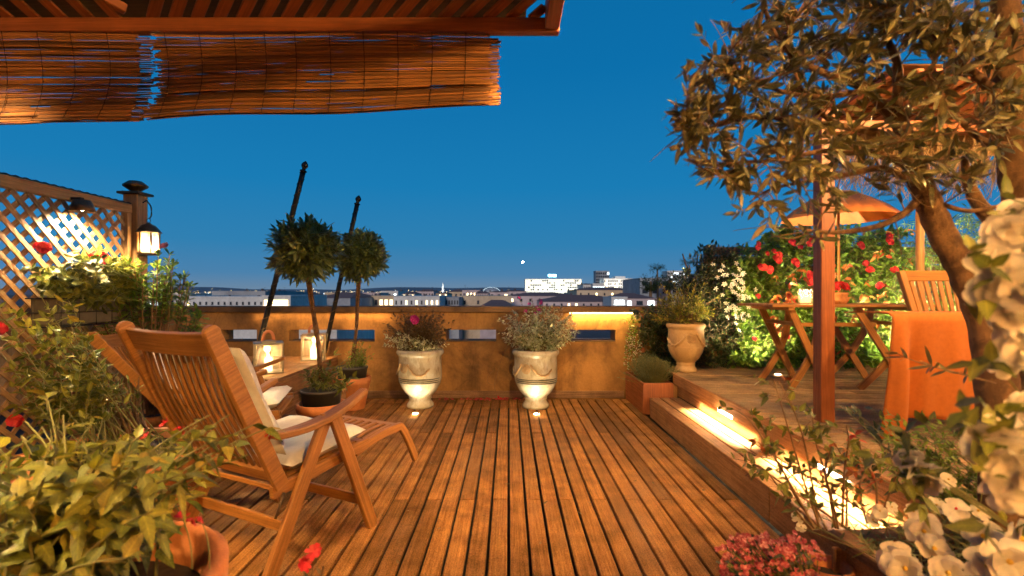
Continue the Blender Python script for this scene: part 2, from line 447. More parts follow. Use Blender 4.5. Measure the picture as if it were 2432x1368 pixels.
M['bronze'] = plain('aged_bronze', (.10, .06, .03), .45, .7, .4, 14)
M['steel'] = plain('lantern_steel', (.34, .28, .2), .38, .8)
M['leather'] = plain('tan_leather', (.42, .13, .045), .5)
M['cushion'] = plain('cream_canvas', (.66, .59, .50), .9, var=.06, ns=60, bmp=.3)
M['glass'] = glassmat('lantern_glass')
M['frost'] = glassmat('seeded_glass', (.95, .85, .7), .55)
M['orange_cloth'] = plain('orange_cloth', (.36, .098, .011), .95, var=.10, ns=45, bmp=.5)
M['candle_lit'] = glow('candle_glow', (1, .66, .28), 3.2)
M['flame'] = glow('flame_glow', (1, .80, .45), 18)
M['candle_wax'] = plain('candle_wax', (.8, .72, .55), .5)
M['lamp_white'] = glow('lamp_white', (1, .86, .62), 45)
M['strip_glow'] = glow('strip_glow', (1, .74, .32), 10)
M['thatch'] = wood('thatch_straw', (.20, .12, .05), (.44, .29, .13), .8, .5, .3)
M['bark'] = patchy('olive_bark', (.085, .042, .017), (.19, .10, .04), (.028, .015, .010), 16, .9, 1.0)
M['twig'] = plain('twig_brown', (.16, .09, .04), .8, var=.3)
M['stem_green'] = plain('green_stem', (.15, .14, .04), .6, var=.3)
M['tile'] = plain('grey_planter', (.09, .075, .055), .8, var=.25, ns=10)

# ================================================================= ground, deck, platforms
mb = MB(); mb.add([(-60, -12, -.12), (60, -12, -.12), (60, 6.28, -.12), (-60, 6.28, -.12)], [[0, 1, 2, 3]])
struct('terrace_floor', mb, M['dark'])

def boards_y(x0, x1, pitch, gap, y0, y1, z, th, joints, seed):
    rnd = random.Random(seed); mb = MB(); k = math.ceil(x0/pitch)
    while k*pitch < x1 - .02:
        a = k*pitch + gap/2; b = min((k + 1)*pitch - gap/2, x1)
        js = [y0] + [j for i, j in enumerate(joints) if (i + k) % 2 == 0 and y0 < j < y1] + [y1]
        for i in range(len(js) - 1):
            dz = rnd.uniform(-.0012, .0012)
            mb.box(a, b, js[i] + .002, js[i+1] - .002, z - th + dz, z + dz)
        k += 1
    return mb
struct('deck', boards_y(-3.3, 1.415, .1, .0138, -.6, 5.925, 0, .026, [1.61, 3.05, 4.49, 5.70], 1), M['deck'], .0035)

def boards_x(x0, x1, pitch, gap, y0, y1, z, th, joints, seed):
    rnd = random.Random(seed); mb = MB(); k = math.ceil(y0/pitch)
    while k*pitch < y1 - .02:
        a = k*pitch + gap/2; b = (k + 1)*pitch - gap/2
        js = [x0] + [j for i, j in enumerate(joints) if (i + k) % 2 == 0] + [x1]
        for i in range(len(js) - 1):
            dz = rnd.uniform(-.001, .001)
            mb.box(js[i] + .002, js[i+1] - .002, a, b, z - th + dz, z + dz)
        k += 1
    return mb
mb = boards_x(1.715, 8.0, .1, .009, 1.9, 5.9, .408, .026, [2.9, 4.1, 5.3], 3)
raised = struct('raised_deck', mb, M['deck_grey'], .003)
mb = MB(); mb.box(1.76, 7.9, 1.95, 5.88, -.1, .375)
obj('deck_core', mb, M['dark'], raised)
mb = MB(); mb.box(1.70, 1.728, 1.86, 5.2, .305, .4095)
obj('fascia_board', mb, M['step'], raised, .004)
mb = MB(); mb.box(1.738, 1.756, 1.86, 5.2, .182, .298)
obj('riser_board', mb, M['step'], raised, .003)
mb = MB(); mb.box(1.70, 1.74, 5.205, 5.23, .0, .4095); mb.box(1.745, 6, 5.885, 5.90, -.1, .40)
obj('end_board', mb, M['step'], raised, .003)

st = MB()
for (a, b) in ((1.43, 1.527), (1.537, 1.632), (1.642, 1.735)):
    for y0, y1 in ((1.9, 2.776), (2.782, 5.13)):
        st.box(a, b, y0, y1, .155, .18)
step = struct('wooden_step', st, M['step'], .004)
mb = MB()
for y0, y1 in ((1.9, 2.776), (2.783, 5.13)):
    mb.box(1.434, 1.456, y0, y1, -.02, .153)
mb.box(1.46, 1.735, 5.105, 5.127, -.02, .153)
obj('riser_board', mb, M['step'], step, .003)

# low platform along the far side, where the lanterns stand
mb = MB(); k = 0
for i in range(13):
    x0 = -3.3 + i*.1; mb.box(x0 + .004, x0 + .096, 4.34, 5.93, .474, .50)
bench = struct('low_platform', mb, M['step'], .003)
mb = MB()
for z0, z1 in ((.0, .15), (.158, .31), (.318, .472)):
    mb.box(-2.022, -2.0, 4.33, 5.93, z0, z1); mb.box(-3.3, -2.026, 4.335, 4.357, z0, z1)
obj('fascia_board', mb, M['step'], bench, .003)
mb = MB(); mb.box(-1.97, -1.60, 4.80, 4.86, .27, .30); mb.box(-1.97, -1.60, 4.866, 4.93, .27, .30); mb.box(-1.97, -1.60, 4.936, 5.0, .27, .30)
stool = thing('step_block', 'low wooden block step against the lantern platform, behind a potted bay tree', 'step block', (-1.8, 4.9, 0))
obj('tread', mb, M['step'], stool, .003)
mb = MB(); mb.box(-1.97, -1.60, 4.81, 4.83, .0, .268); mb.box(-1.625, -1.605, 4.835, 4.99, 0, .268); mb.box(-1.965, -1.945, 4.835, 4.99, 0, .268)
obj('side_board', mb, M['step'], stool, .003)

# ================================================================= parapet wall
wall = thing('parapet_wall', 'ochre plastered parapet wall with narrow slit openings closing the end of the deck', 'wall', (0, 6.1, 0))
W0, W1 = 5.98, 6.28
mb = MB()
slits = [(-3.42, -2.98), (-2.606, -1.585), (-.74, -.15), (.72, 1.265), (2.3, 3.2)]
zb, zt = .662, .806
def wbox(x0, x1, z0, z1, y0=W0, y1=W1):
    v = [(x0, y0, z0), (x1, y0, z0), (x1, y1, z0), (x0, y1, z0), (x0, y0, z1), (x1, y0, z1), (x1, y1, z1), (x0, y1, z1)]
    mb.add(v, [[0, 1, 5, 4], [1, 2, 6, 5], [2, 3, 7, 6], [3, 0, 4, 7], [4, 5, 6, 7], [3, 2, 1, 0]])
wbox(-14, 14, -.3, .39, W0 - .005)
wbox(-14, 14, .39, zb); wbox(-14, 14, zt, 1.01)
xs = [-14] + [q for s_ in slits for q in s_] + [14]
for i in range(0, len(xs), 2): wbox(xs[i], xs[i+1], zb, zt)
obj('plaster_body', mb, M['wall'], wall)
mb = MB(); mb.box(-14, 14, 5.945, 6.31, 1.012, 1.082)
obj('coping', mb, M['coping'], wall, .008)
mb = MB(); mb.box(-2.0, 1.36, 5.955, 5.974, .0, .085)
obj('skirting', mb, M['oldwood'], wall, .003)
mb = MB()
for a, b in slits: mb.box(a + .003, b - .003, 5.965, 6.26, zb + .002, zb + .012)
obj('sill', mb, M['coping'], wall)
# light strip under the coping
ls = thing('light_strip', 'glowing yellow light strip under the coping above the slit nearest the hedge', 'light strip', (1.3, 5.955, 1.0))
mb = MB(); mb.box(.72, 1.52, 5.950, 5.962, .998, 1.008)
obj('diffuser', mb, M['strip_glow'], ls)
light('under_coping_light', 'AREA', (1.12, 5.93, .995), 3.6, (1, .62, .18), ls, target=(1.12, 6.02, .6), sx=.75, sy=.02)
light('under_coping_light', 'AREA', (-2.2, 5.93, .995), 1.6, (1, .55, .2), ls, target=(-2.2, 6.05, .5), sx=1.6, sy=.02)  # added light on the wall behind the lanterns; no strip here

hw = thing('unseen_house_wall', 'unseen plastered house wall behind the terrace, shading it from the low sun', 'wall', (0, -1.7, 0))  # out of view; put in to keep low sun and sky off the terrace
mb = MB(); mb.box(-7, 7, -1.95, -1.65, -.1, 4.4); obj('plaster_body', mb, M['wall'], hw)

# ================================================================= urns
def urn(name, label, loc, h, rmax, mat, rot, group, deco=True):
    k = h/.635; q = rmax/.245
    t = thing(name, label, 'urn', (0, 0, 0), group)
    prof = [(0, .012), (.142, 0), (.152, .012), (.15, .035), (.138, .05), (.126, .068), (.12, .085), (.128, .097), (.129, .106), (.122, .115), (.143, .137), (.178, .172), (.205, .215), (.228, .26), (.238, .30), (.242, .34), (.243, .40), (.24, .47), (.238, .545), (.244, .56), (.257, .572), (.266, .59), (.264, .606), (.257, .617), (.245, .628), (.236, .622), (.228, .60), (.225, .5), (0, .5)]
    mb = MB(); mb.lathe([(r*q, z*k) for r, z in prof], n=56, rfun=lambda r, z, a: r*(1 + .006*np.sin(a*3 + z*9)))
    obj('body', mb, mat, t)
    mb = MB(); mb.disc((0, 0, .585*k), .229*q, 28)
    obj('soil', mb, M['soil'], t)
    if deco:
        mb = MB()
        for z in (.285, .305, .325):
            an = np.linspace(R(200), R(340), 30); rr = (.2385 + (z - .3)*.1)*q
            mb.tube(np.stack([rr*np.cos(an), rr*np.sin(an), np.full(30, z*k)], 1), .0048, 6)
        obj('band', mb, M['green_band'], t)
    else:
        mb = MB(); mb.lathe([(.236*q, .315*k), (.25*q, .325*k), (.236*q, .335*k)], n=48); obj('band', mb, mat, t)
    mb = MB(); a0 = R(232) if deco else R(270); zc = .44*k; rr = .2435*q
    def onbody(da, dz, off=.0):
        return ((rr + off)*math.cos(a0 + da/rr), (rr + off)*math.sin(a0 + da/rr), zc + dz)
    for rad in (.046, .03):
        an = np.linspace(0, 2*PI, 25); mb.tube([onbody(rad*math.cos(x), rad*math.sin(x), .002) for x in an], .006, 6, cap=False)
    for i in range(8):
        x = i*PI/4; mb.blob(onbody(.016*math.cos(x), .016*math.sin(x), .004), .009, .009, .009, 8, 6)
    mb.blob(onbody(0, 0, .006), .008, .008, .008, 8, 6)
    obj('medallion', mb, M['ochre_glaze'] if deco else mat, t)
    mb = MB()
    for sgn in (1, -1):
        pts = [onbody(sgn*(.05 + .24*s_), .05 - .42*s_*(1 - s_) - .02*s_ - .03*s_*s_, .006) for s_ in np.linspace(0, 1, 18)]
        pts2 = [Vector(p) + Vector((0, 0, .006*math.sin(i*2.2))) for i, p in enumerate(pts)]
        mb.tube(pts2, [.009 + .006*math.sin(PI*s_) + .003*math.sin(i*2.5) for i, s_ in enumerate(np.linspace(0, 1, 18))], 7)
    obj('garland', mb, M['ochre_glaze'] if deco else mat, t)
    place(t, loc, rot); return t
U1 = Vector((-.965, 5.52, 0)); U2 = Vector((.295, 5.50, 0)); U3 = Vector((1.885, 5.38, .409))
urn('garden_urn', 'pale glazed urn under the shrub with one magenta bloom, lit from the deck', U1, .64, .236, M['cream'], 0, 'lit urns against the parapet wall')
urn('garden_urn', 'pale glazed urn under the white-leaved shrub, lit from the deck', U2, .64, .236, M['cream'], 9, 'lit urns against the parapet wall')
urn('garden_urn', 'smaller unlit ochre urn standing on the raised deck before the dark climber', U3, .52, .185, M['ochre_glaze'], 0, None, False)
def uplight(loc, label, power, tgt, cone, group, col=(1, .82, .5)):
    t = thing('ground_light', label, 'ground light', loc, group)
    x, y, z = loc
    mb = MB(); mb.lathe([(.035, .001), (.038, .007), (.03, .009), (.028, .006)], (x, y, z), 20); obj('bezel', mb, M['steel'], t)
    mb = MB(); mb.disc((x, y, z + .0068), .028, 20); obj('lens', mb, M['lamp_white'], t)
    light('beam', 'SPOT', (x, y, z + .02), power, col, t, .012, tgt, cone, .6)
    return t
uplight((-.955, 5.17, .002), 'small glowing deck light at the foot of the urn with the magenta bloom', 5.5, (-.962, 5.36, .42), 95, 'deck lights before the urns')
uplight((.285, 5.15, .002), 'small glowing deck light at the foot of the urn with the white-leaved shrub', 5.5, (.29, 5.34, .42), 95, 'deck lights before the urns')
for x in (-.955, .285):
    light('spill', 'POINT', (x, 5.12, .05), .5, (1, .7, .32), None, .03)

# planter box with a clipped herb
t = thing('planter_box', 'square-fronted reddish wooden planter box in the corner at the end of the step', 'planter', (1.53, 5.5, 0))
mb = MB(); mb.box(1.372, 1.684, 5.155, 5.18, .0, .322)
mb.box(1.372, 1.394, 5.182, 5.93, .0, .321); mb.box(1.662, 1.684, 5.182, 5.93, .0, .321); mb.box(1.396, 1.66, 5.91, 5.93, 0, .32)
obj('side_board', mb, M['cedar'], t, .004)
mb = MB(); mb.box(1.396, 1.66, 5.184, 5.905, .2, .27); obj('soil', mb, M['soil'], t)

# terracotta pots of the bay trees
def tpot(name, label, c, rim, base, h, mat, group=None, thick=.022, soil=None):
    t = thing(name, label, 'pot', c, group)
    pr = [(0, .004), (base, 0), (base + .004, .006), (rim*.965, h*.80), (rim, h*.81), (rim + .003, h*.985), (rim - thick*.4, h), (rim - thick, h*.99), (rim - thick - .006, h*.8), (base*.8, .1*h), (0, .1*h)]
    mb = MB(); mb.lathe(pr, c, 48); obj('body', mb, mat, t)
    if soil: 
        mb = MB(); mb.disc((c[0], c[1], c[2] + soil), (rim - thick)*.97, 28); obj('soil', mb, M['soil'], t)
    return t
B1 = Vector((-1.54, 4.16, 0)); B2 = Vector((-1.685, 5.44, 0))
for B, lab in ((B1, 'orange terracotta pot of the nearer bay tree, beside the reclined chair'), (B2, 'orange terracotta pot of the farther bay tree, by the parapet wall')):
    tpot('terracotta_pot', lab, B, .195, .13, .345, M['terra'], 'pots of the two bay trees')
for B, lab in ((B1, 'black plastic nursery pot set in the terracotta pot beside the reclined chair'), (B2, 'black plastic nursery pot set in the terracotta pot by the parapet wall')):
    t = thing('nursery_pot', lab, 'pot', B + Vector((0, 0, .05)), 'inner pots of the two bay trees')
    mb = MB(); mb.lathe([(0, .055), (.11, .05), (.158, .43), (.166, .432), (.166, .452), (.158, .455), (.154, .40), (0, .40)], B, 40); obj('body', mb, M['black_plastic'], t)
    mb = MB(); mb.disc(B + Vector((0, 0, .41)), .152, 24); obj('soil', mb, M['soil'], t)

# ================================================================= lanterns and candles on the platform
def lantern(c, yaw, label, clabel):
    w, h = .115, .27
    t = thing('candle_lantern', label, 'lantern', (0, 0, 0), 'square lanterns on the platform')
    mb = MB()
    mb.box(-w - .012, w + .012, -w - .012, w + .012, 0, .014)
    for sx in (-1, 1):
        for sy in (-1, 1): mb.box(sx*w - .008, sx*w + .008, sy*w - .008, sy*w + .008, .0145, h - .0005)
    mb.box(-w - .012, w + .012, -w - .012, w + .012, h, h + .012); mb.box(-.06, .06, -.06, .06, h + .0125, h + .028)
    obj('frame', mb, M['steel'], t, .002)
    mb = MB()
    for a in range(4):
        ca, sa = math.cos(a*PI/2), math.sin(a*PI/2)
        q = [(w, -w + .009), (w, w - .009)]
        v = [(ca*x - sa*y, sa*x + ca*y, z) for z in (.016, h - .002) for x, y in q]
        mb.add(v, [[0, 1, 3, 2]])
    obj('glass', mb, M['glass'], t)
    mb = MB(); an = np.linspace(0, PI, 18)
    mb.sweep([(.045*math.cos(x), 0, h + .028 + .085*math.sin(x)**.8) for x in an], .028, .01, (0, 1, 0), smooth=True)
    obj('handle', mb, M['leather'], t, .002)
    place(t, c, yaw)
    k = thing('candle', clabel, 'candle', Vector(c) + Vector((0, 0, .0145)), 'candles in the platform lanterns')
    o = Vector(c) + Vector((0, 0, .0145))
    mb = MB(); mb.lathe([(0, .0), (.034, 0), (.035, .118), (.030, .124), (0, .118)], o, 24); obj('wax', mb, M['candle_lit'], k)
    mb = MB(); mb.lathe([(0, .124), (.007, .132), (.008, .142), (.004, .156), (0, .166)], o, 10); obj('flame', mb, M['flame'], k)
    light('candle_light', 'POINT', o + Vector((0, 0, .18)), 5.5, (1, .60, .22), k, .03)
LA = Vector((-2.245, 4.72, .501)); LB_ = Vector((-2.17, 5.62, .501))
lantern(LA, 28, 'square glass lantern with tan handle nearest the reclined chair', 'lit candle in the lantern nearest the reclined chair')
lantern(LB_, 18, 'square glass lantern half hidden behind a bay tree trunk', 'lit candle in the lantern behind the bay tree trunk')

# leaning poles
def pole(a, b, label):
    a, b = Vector(a), Vector(b)
    t = thing('leaning_pole', label, 'pole', a, 'black leaning poles')
    n = 120; ax = (b - a).normalized(); s1 = ax.cross(Vector((0, 1, 0))).normalized(); s2 = ax.cross(s1)
    mb = MB(); mb.tube([a + (b - a)*q for q in np.linspace(0, 1, 8)], .026, 10)
    obj('shaft', mb, M['iron'], t)
    mb = MB()
    L = (b - a).length; k = int(L*60)
    pts = [a + ax*(L*i/k) + (s1*math.cos(i*.9) + s2*math.sin(i*.9))*.0265 for i in range(k + 1)]
    mb.tube(pts, .0055, 4); obj('rope_wrap', mb, M['bronze'], t)
    mb = MB(); Q = ax.to_track_quat('Z', 'Y').to_matrix().to_4x4(); Q.translation = b
    mb.lathe([(0, 0), (.034, 0), (.034, .012), (.018, .02), (.018, .032), (.03, .05), (.034, .065), (.026, .085), (.008, .105), (0, .11)], n=16); mb.xform(Q)
    obj('finial', mb, M['iron'], t)
pole(P(603, 868, 5.08), P(720, 408, 5.0), 'tall dark leaning pole behind the nearer bay tree, finial on top')
pole(P(770, 838, 5.85), P(848, 486, 5.8), 'shorter dark leaning pole behind the farther bay tree, finial on top')

# ================================================================= lounge chairs
def lounge(label, loc, deg, top=(-.245, 1.12), group='folding lounge chairs', foot=True):
    t = thing('lounge_chair', label, 'chair', (0, 0, 0), group)
    W = .72
    for y in (0, W):
        mb = MB(); mb.beam((.352, y, .652), (.615, y, 0), .028, .066, (0, 1, 0)) if False else mb.sweep([(.345, y, .655), (.615, y, 0)], .066, .028, (0, 1, 0))
        obj('leg', mb, M['teak'], t, .004)
        yy = y + (.0305 if y == 0 else -.0305)
        mb = MB(); mb.sweep([(.33, yy, .652), (.0, yy, 0)], .066, .028, (0, 1, 0)); obj('leg', mb, M['teak'], t, .004)
        mb = MB(); s_ = np.linspace(0, 1, 12)
        ym = y + (.012 if y == 0 else -.012)
        pts = [(.02 + .55*q, ym, .628 + .085*q - .035*math.sin(PI*q) + .02*q*q) for q in s_]
        mb.sweep(pts, .07, .032, ws=[.05 + .028*math.sin(PI*min(1, q*1.15))**.6 for q in s_]); obj('armrest', mb, M['teak'], t, .008, seg=2)
    for (a, z) in ((.548, .163), (.10, .20)):
        mb = MB(); mb.beam((a, .02, z), (a, W - .02, z), .022, .05); obj('stretcher', mb, M['teak'], t, .003)
    # backrest: two round-topped stiles, two rails and curved slats
    b0 = Vector((.085, 0, .385)); b1 = Vector((top[0], 0, top[1])); ax = (b1 - b0).normalized(); px = Vector((ax.z, 0, -ax.x)); L = (b1 - b0).length
    mb = MB()
    for y in (.034, W - .034 - .030):
        out = [(-.033, 0), (.033, 0)] + [(.033*math.cos(x), L - .033 + .033*math.sin(x)) for x in np.linspace(0, PI, 9)]
        mb.prism(out, lambda u, v, w, y=y: b0 + px*u + ax*v + Vector((0, y + w, 0)), .030)
    ya, yb = .065, W - .065
    def at(v, y, off=0): return b0 + ax*v + px*off + Vector((0, y, 0))
    nb = 9
    mb.sweep([at(L - .085, ya + (yb - ya)*q, -.014*math.sin(PI*q)) for q in np.linspace(0, 1, nb)], .105, .022, px)
    mb.sweep([at(.055, ya + (yb - ya)*q) for q in (0, 1)], .06, .022, px)
    ns = 12
    for i in range(ns):
        y = ya + .012 + (yb - ya - .024)*(i + .5)/ns
        vs = np.linspace(.085, L - .137, 11)
        mb.sweep([at(v, y, .006 - .026*math.sin(PI*((v - .085)/(L - .22))**1.2)) for v in vs], .023, .011, px)
    obj('backrest', mb, M['teak'], t, .003)
    # seat
    mb = MB()
    for y in (.045, W - .045 - .026):
        mb.beam((.04, y + .013, .365), (.64, y + .013, .435), .026, .055)
    for x_, z_ in ((.09, .375), (.62, .435)): mb.beam((x_, .075, z_), (x_, W - .075, z_), .05, .022)
    for i in range(9):
        y = .09 + (W - .18)*(i + .5)/9
        mb.beam((.116, y, .386), (.594, y, .441), .032, .014)
    obj('seat', mb, M['teak'], t, .003)
    mb = MB()
    for y in (.03, W - .03):
        mb.tube([(.085, y, .36), (.06, y, .30), (.04, y, .26)], .006, 6)
    obj('hinge', mb, M['bronze'], t)
    if foot:
        mb = MB(); y0, y1 = .075, .56
        for y in (y0, y1):
            s_ = np.linspace(0, 1, 12)
            pts = [(.56 + .37*q, y, .395 + .057*q + .014*math.sin(q*PI)) for q in s_]
            pts += [(.93 + .15*q, y, .452 - .24*q**1.25) for q in np.linspace(.12, 1, 9)]
            mb.sweep(pts, .026, .045)
        for x_, z_ in ((.645, .418), (.925, .452)): mb.beam((x_, y0 + .014, z_), (x_, y1 - .014, z_), .055, .016)
        for i in range(8):
            y = y0 + .02 + (y1 - y0 - .04)*(i + .5)/8
            mb.sweep([(.6735, y, .432), (.78, y, .452), (.8965, y, .461)], .03, .011)
        obj('footrest', mb, M['teak'], t, .003)
    place(t, loc, deg)
    return t, (b0, ax, px, L, W)
def cushion(label, loc, deg, fr, z0=0, group='chair cushions'):
    b0, ax, px, L, W = fr
    t = thing('chair_cushion', label, 'cushion', (0, 0, 0), group)
    def pad(name, o, e1, e2, e3, l1, l2, th, n1=10, n2=8):
        mb = MB(); V = []; f = []
        n1 *= 2; n2 *= 2
        for sgn in (1, -1):
            for i in range(n1 + 1):
                for j in range(n2 + 1):
                    u, v = i/n1*2 - 1, j/n2*2 - 1
                    e = max(0, (1 - abs(u)**7)*(1 - abs(v)**7))**.33
                    w = .012*math.sin(u*9)*math.cos(v*5)*e if sgn > 0 else 0
                    V.append(o + e1*(u*l1/2) + e2*(v*l2/2) + e3*(sgn*th/2*e + w*.5))
        s = (n1 + 1)*(n2 + 1)
        for i in range(n1):
            for j in range(n2):
                a = i*(n2 + 1) + j
                f.append([a, a + 1, a + n2 + 2, a + n2 + 1][::-1]); f.append([s + a, s + a + 1, s + a + n2 + 2, s + a + n2 + 1])
        mb.add([tuple(q) for q in V], f, None, True)
        obj(name, mb, M['cushion'], t)
    Y = Vector((0, 1, 0))
    pad('back_pad', b0 + ax*(.10 + .27) + px*.094 + Y*W/2, Y, ax, px, W - .15, .56, .085)
    sx = Vector((.60, 0, .07)).normalized(); sz = Vector((-sx.z, 0, sx.x))
    pad('seat_pad', Vector((.395, W/2, .475)), Y, sx, sz, W - .13, .48, .08)
    place(t, loc, deg)
c1, f1 = lounge('slatted teak lounge chair with upright back nearest the deck centre, seen from behind', (-1.01, 2.155, 0), 62.6)
cushion('cream cushion on the upright lounge chair', (-1.01, 2.155, 0), 62.6, f1)
c2, f2 = lounge('teak lounge chair tipped far back beside the lattice, behind the upright one', (-2.14, 3.17, 0), 15, (-.44, 1.0), foot=False)
cushion('cream cushion on the far-tipped lounge chair', (-2.14, 3.17, 0), 15, f2)

# ================================================================= lattice fence, its post and lamps
FX = -3.07
fe = thing('lattice_fence', 'diagonal wooden lattice fence panel lit by a shaded lamp near its top rail', 'fence', (FX, 3, 0))
mb = MB()
def clip(y, z, dy, dz, y0, y1, z0, z1):
    ts = []
    lo, hi = -99, 99
    for p, d, a, b in ((y, dy, y0, y1), (z, dz, z0, z1)):
        t1, t2 = (a - p)/d, (b - p)/d
        lo = max(lo, min(t1, t2)); hi = min(hi, max(t1, t2))
    return (lo, hi) if hi - lo > .05 else None
ya, yb, za, zb_ = .6, 4.03, .02, 1.885
for k in range(-20, 60):
    y = ya + k*.117
    for (dz, x) in ((-1, FX + .006), (1, FX - .006)):
        c = clip(y, 1.0, 1, dz, ya, yb, za, zb_)
        if c:
            a, b = c
            mb.sweep([(x, y + a, 1 + dz*a), (x, y + b, 1 + dz*b)], .034, .0095, (1, 0, 0))
obj('lattice_panel', mb, M['lattice'], fe, .0015)
mb = MB(); mb.box(FX - .03, FX + .03, .55, 4.085, 1.886, 1.96); mb.box(FX - .028, FX + .028, 4.032, 4.083, .0, 1.885)
obj('frame', mb, M['lattice'], fe, .004)
mb = MB(); pts = [(FX, y, 1.966 + .004*math.sin(y*95)) for y in np.linspace(.55, 4.08, 240)]
mb.sweep(pts, .05, .01); obj('edge_trim', mb, M['iron'], fe)
po = thing('fence_post', 'square wooden post with turned ball cap at the end of the lattice', 'post', (FX + .01, 4.15, 0))
mb = MB(); mb.box(FX - .055, FX + .065, 4.09, 4.21, 0, 2.045); obj('shaft', mb, M['lattice'], po, .006)
mb = MB(); mb.box(FX - .085, FX + .095, 4.06, 4.24, 2.047, 2.066)
mb.lathe([(.03, 2.066), (.035, 2.078), (.088, 2.115), (.09, 2.128), (.05, 2.16), (.0, 2.168)], (FX + .005, 4.15, 0), 10, smooth=False)
obj('ball_cap', mb, M['bronze'], po, .003)
# lamp on the fence
fl = thing('fence_lamp', 'shaded down-lamp fixed to the top rail of the lattice', 'wall lamp', (FX + .05, 3.52, 1.86))
mb = MB(); mb.lathe([(.05, 0), (.052, .004), (.078, -.075), (.074, -.076), (.048, -.004)], (FX + .1, 3.52, 1.885), 20); mb.disc((FX + .1, 3.52, 1.887), .05, 16)
obj('shade', mb, M['bronze'], fl)
mb = MB(); mb.beam((FX + .03, 3.52, 1.90), (FX + .1, 3.52, 1.90), .03, .02); obj('bracket', mb, M['iron'], fl)
mb = MB(); mb.blob((FX + .1, 3.52, 1.842), .022, .022, .026); obj('bulb', mb, M['lamp_white'], fl)
light('lamp_light', 'SPOT', (FX + .1, 3.52, 1.80), 95, (1, .74, .40), fl, .03, (FX + .02, 3.5, 1.0), 150, .5)
# hanging lantern
hx, hy = -2.957, 4.15
hl = thing('hanging_lantern', 'six-sided glass lantern with domed lid hanging from the post by the lattice', 'lantern', (hx, hy, 1.57))
mb = MB(); s_ = np.linspace(0, 1, 16)
arc = [(FX + .065, hy, 1.985), (FX + .10, hy, 2.005), (hx - .01, hy, 1.995), (hx + .02, hy, 1.95), (hx + .022, hy, 1.88), (hx + .005, hy, 1.855)]
mb.tube(smooth_path(arc, 5), .005, 6); an = np.linspace(0, 2*PI, 14)
mb.tube([(hx + .016*math.cos(x), hy, 1.838 + .018*math.sin(x)) for x in an], .003, 5); obj('hook', mb, M['iron'], hl)
mb = MB(); mb.lathe([(0, 1.822), (.012, 1.82), (.02, 1.81), (.05, 1.795), (.075, 1.765), (.088, 1.745), (.096, 1.740), (.08, 1.737), (0, 1.737)], (hx, hy, 0), 24); obj('lid', mb, M['bronze'], hl)
mb = MB()
for i in range(6):
    x = i*PI/3 + .3
    mb.beam((hx + .078*math.cos(x), hy + .078*math.sin(x), 1.571), (hx + .078*math.cos(x), hy + .078*math.sin(x), 1.737), .008, .008)
mb.lathe([(0, 1.556), (.084, 1.556), (.086, 1.57), (0, 1.57)], (hx, hy, 0), 6, smooth=False); obj('frame', mb, M['bronze'], hl)
mb = MB(); v = []
for z in (1.572, 1.736):
    for i in range(6): v.append((hx + .075*math.cos(i*PI/3 + .3), hy + .075*math.sin(i*PI/3 + .3), z))
mb.add(v, [[i, (i+1) % 6, 6 + (i+1) % 6, 6 + i] for i in range(6)]); obj('glass', mb, M['frost'], hl)
mb = MB(); mb.lathe([(0, 1.571), (.04, 1.571), (.04, 1.60), (.0, 1.602)], (hx, hy, 0), 16); obj('tealight', mb, M['candle_lit'], hl)
light('lantern_light', 'POINT', (hx, hy, 1.625), 6, (1, .66, .3), hl, .02)
# planter hanging on the lattice
hp = thing('hanging_planter', 'grey trough in a wire holder hung on the lattice under red flowers', 'planter', (FX + .15, 3.5, 1.05))
mb = MB(); x0, x1, y0, y1 = FX + .06, FX + .24, 3.18, 3.86
for a in (mb,):
    a.box(x1 - .015, x1, y0, y1, 1.04, 1.215); a.box(x0, x0 + .015, y0, y1, 1.04, 1.215); a.box(x0 + .016, x1 - .016, y0, y0 + .015, 1.04, 1.214); a.box(x0 + .016, x1 - .016, y1 - .015, y1, 1.04, 1.214); a.box(x0 + .016, x1 - .016, y0 + .016, y1 - .016, 1.045, 1.06)
obj('trough', mb, M['tile'], hp, .004)
mb = MB(); mb.box(x0 + .017, x1 - .017, y0 + .017, y1 - .017, 1.12, 1.19); obj('soil', mb, M['soil'], hp)
mb = MB()
for z in (1.03, 1.12, 1.21): mb.tube([(x0 - .02, y0 - .012, z), (x1 + .012, y0 - .012, z), (x1 + .012, y1 + .012, z), (x0 - .02, y1 + .012, z)], .004, 5)
for y in np.linspace(y0, y1, 6): mb.tube([(x1 + .014, y, 1.21), (x1 + .014, y, 1.03), (x0 - .02, y, 1.03)], .0035, 5)
obj('wire_holder', mb, M['iron'], hp)

# ================================================================= overhead pergola with reed blinds
PB = 2.2
per = thing('roof_pergola', 'reddish wooden pergola overhang with slatted top above the reed blinds', 'pergola', (-1.2, PB, 2.4))
zt_, zl_ = P(0, 40, PB).z, P(0, 73, PB).z
mb = MB(); mb.box(-3.4, .222, PB, PB + .05, zl_, zt_); obj('beam', mb, M['cedar'], per, .004)
mb = MB(); mb.box(.158, .220, .4, PB - .003, zl_ + .006, zt_ + .06)
obj('end_rafter', mb, M['cedar'], per, .004)
mb = MB(); mb.beam((P(300, 50, PB).x, PB - .002, zt_ + .03), (P(300, 50, PB).x - .75, PB - .95, zt_ + .27), .035, .04)
obj('hip_rafter', mb, M['cedar'], per, .004)
mb = MB()
x = .10
while x > -1.62:
    a = Vector((x, PB + .02, zt_ + .004)); mb.beam(a, a + Vector((.93, -1, .29))*1.1 if x < -.2 else a + Vector((.93, -1, .29))*max(.06, (.15 - x)/.93), .046, .014); x -= .098
x = -1.72
while x > -3.4:
    a = Vector((x, PB + .02, zt_ + .004)); mb.beam(a, a + Vector((.0, -1, .29))*1.0, .046, .014); x -= .118
obj('roof_slat', mb, M['cedar'], per, .002)
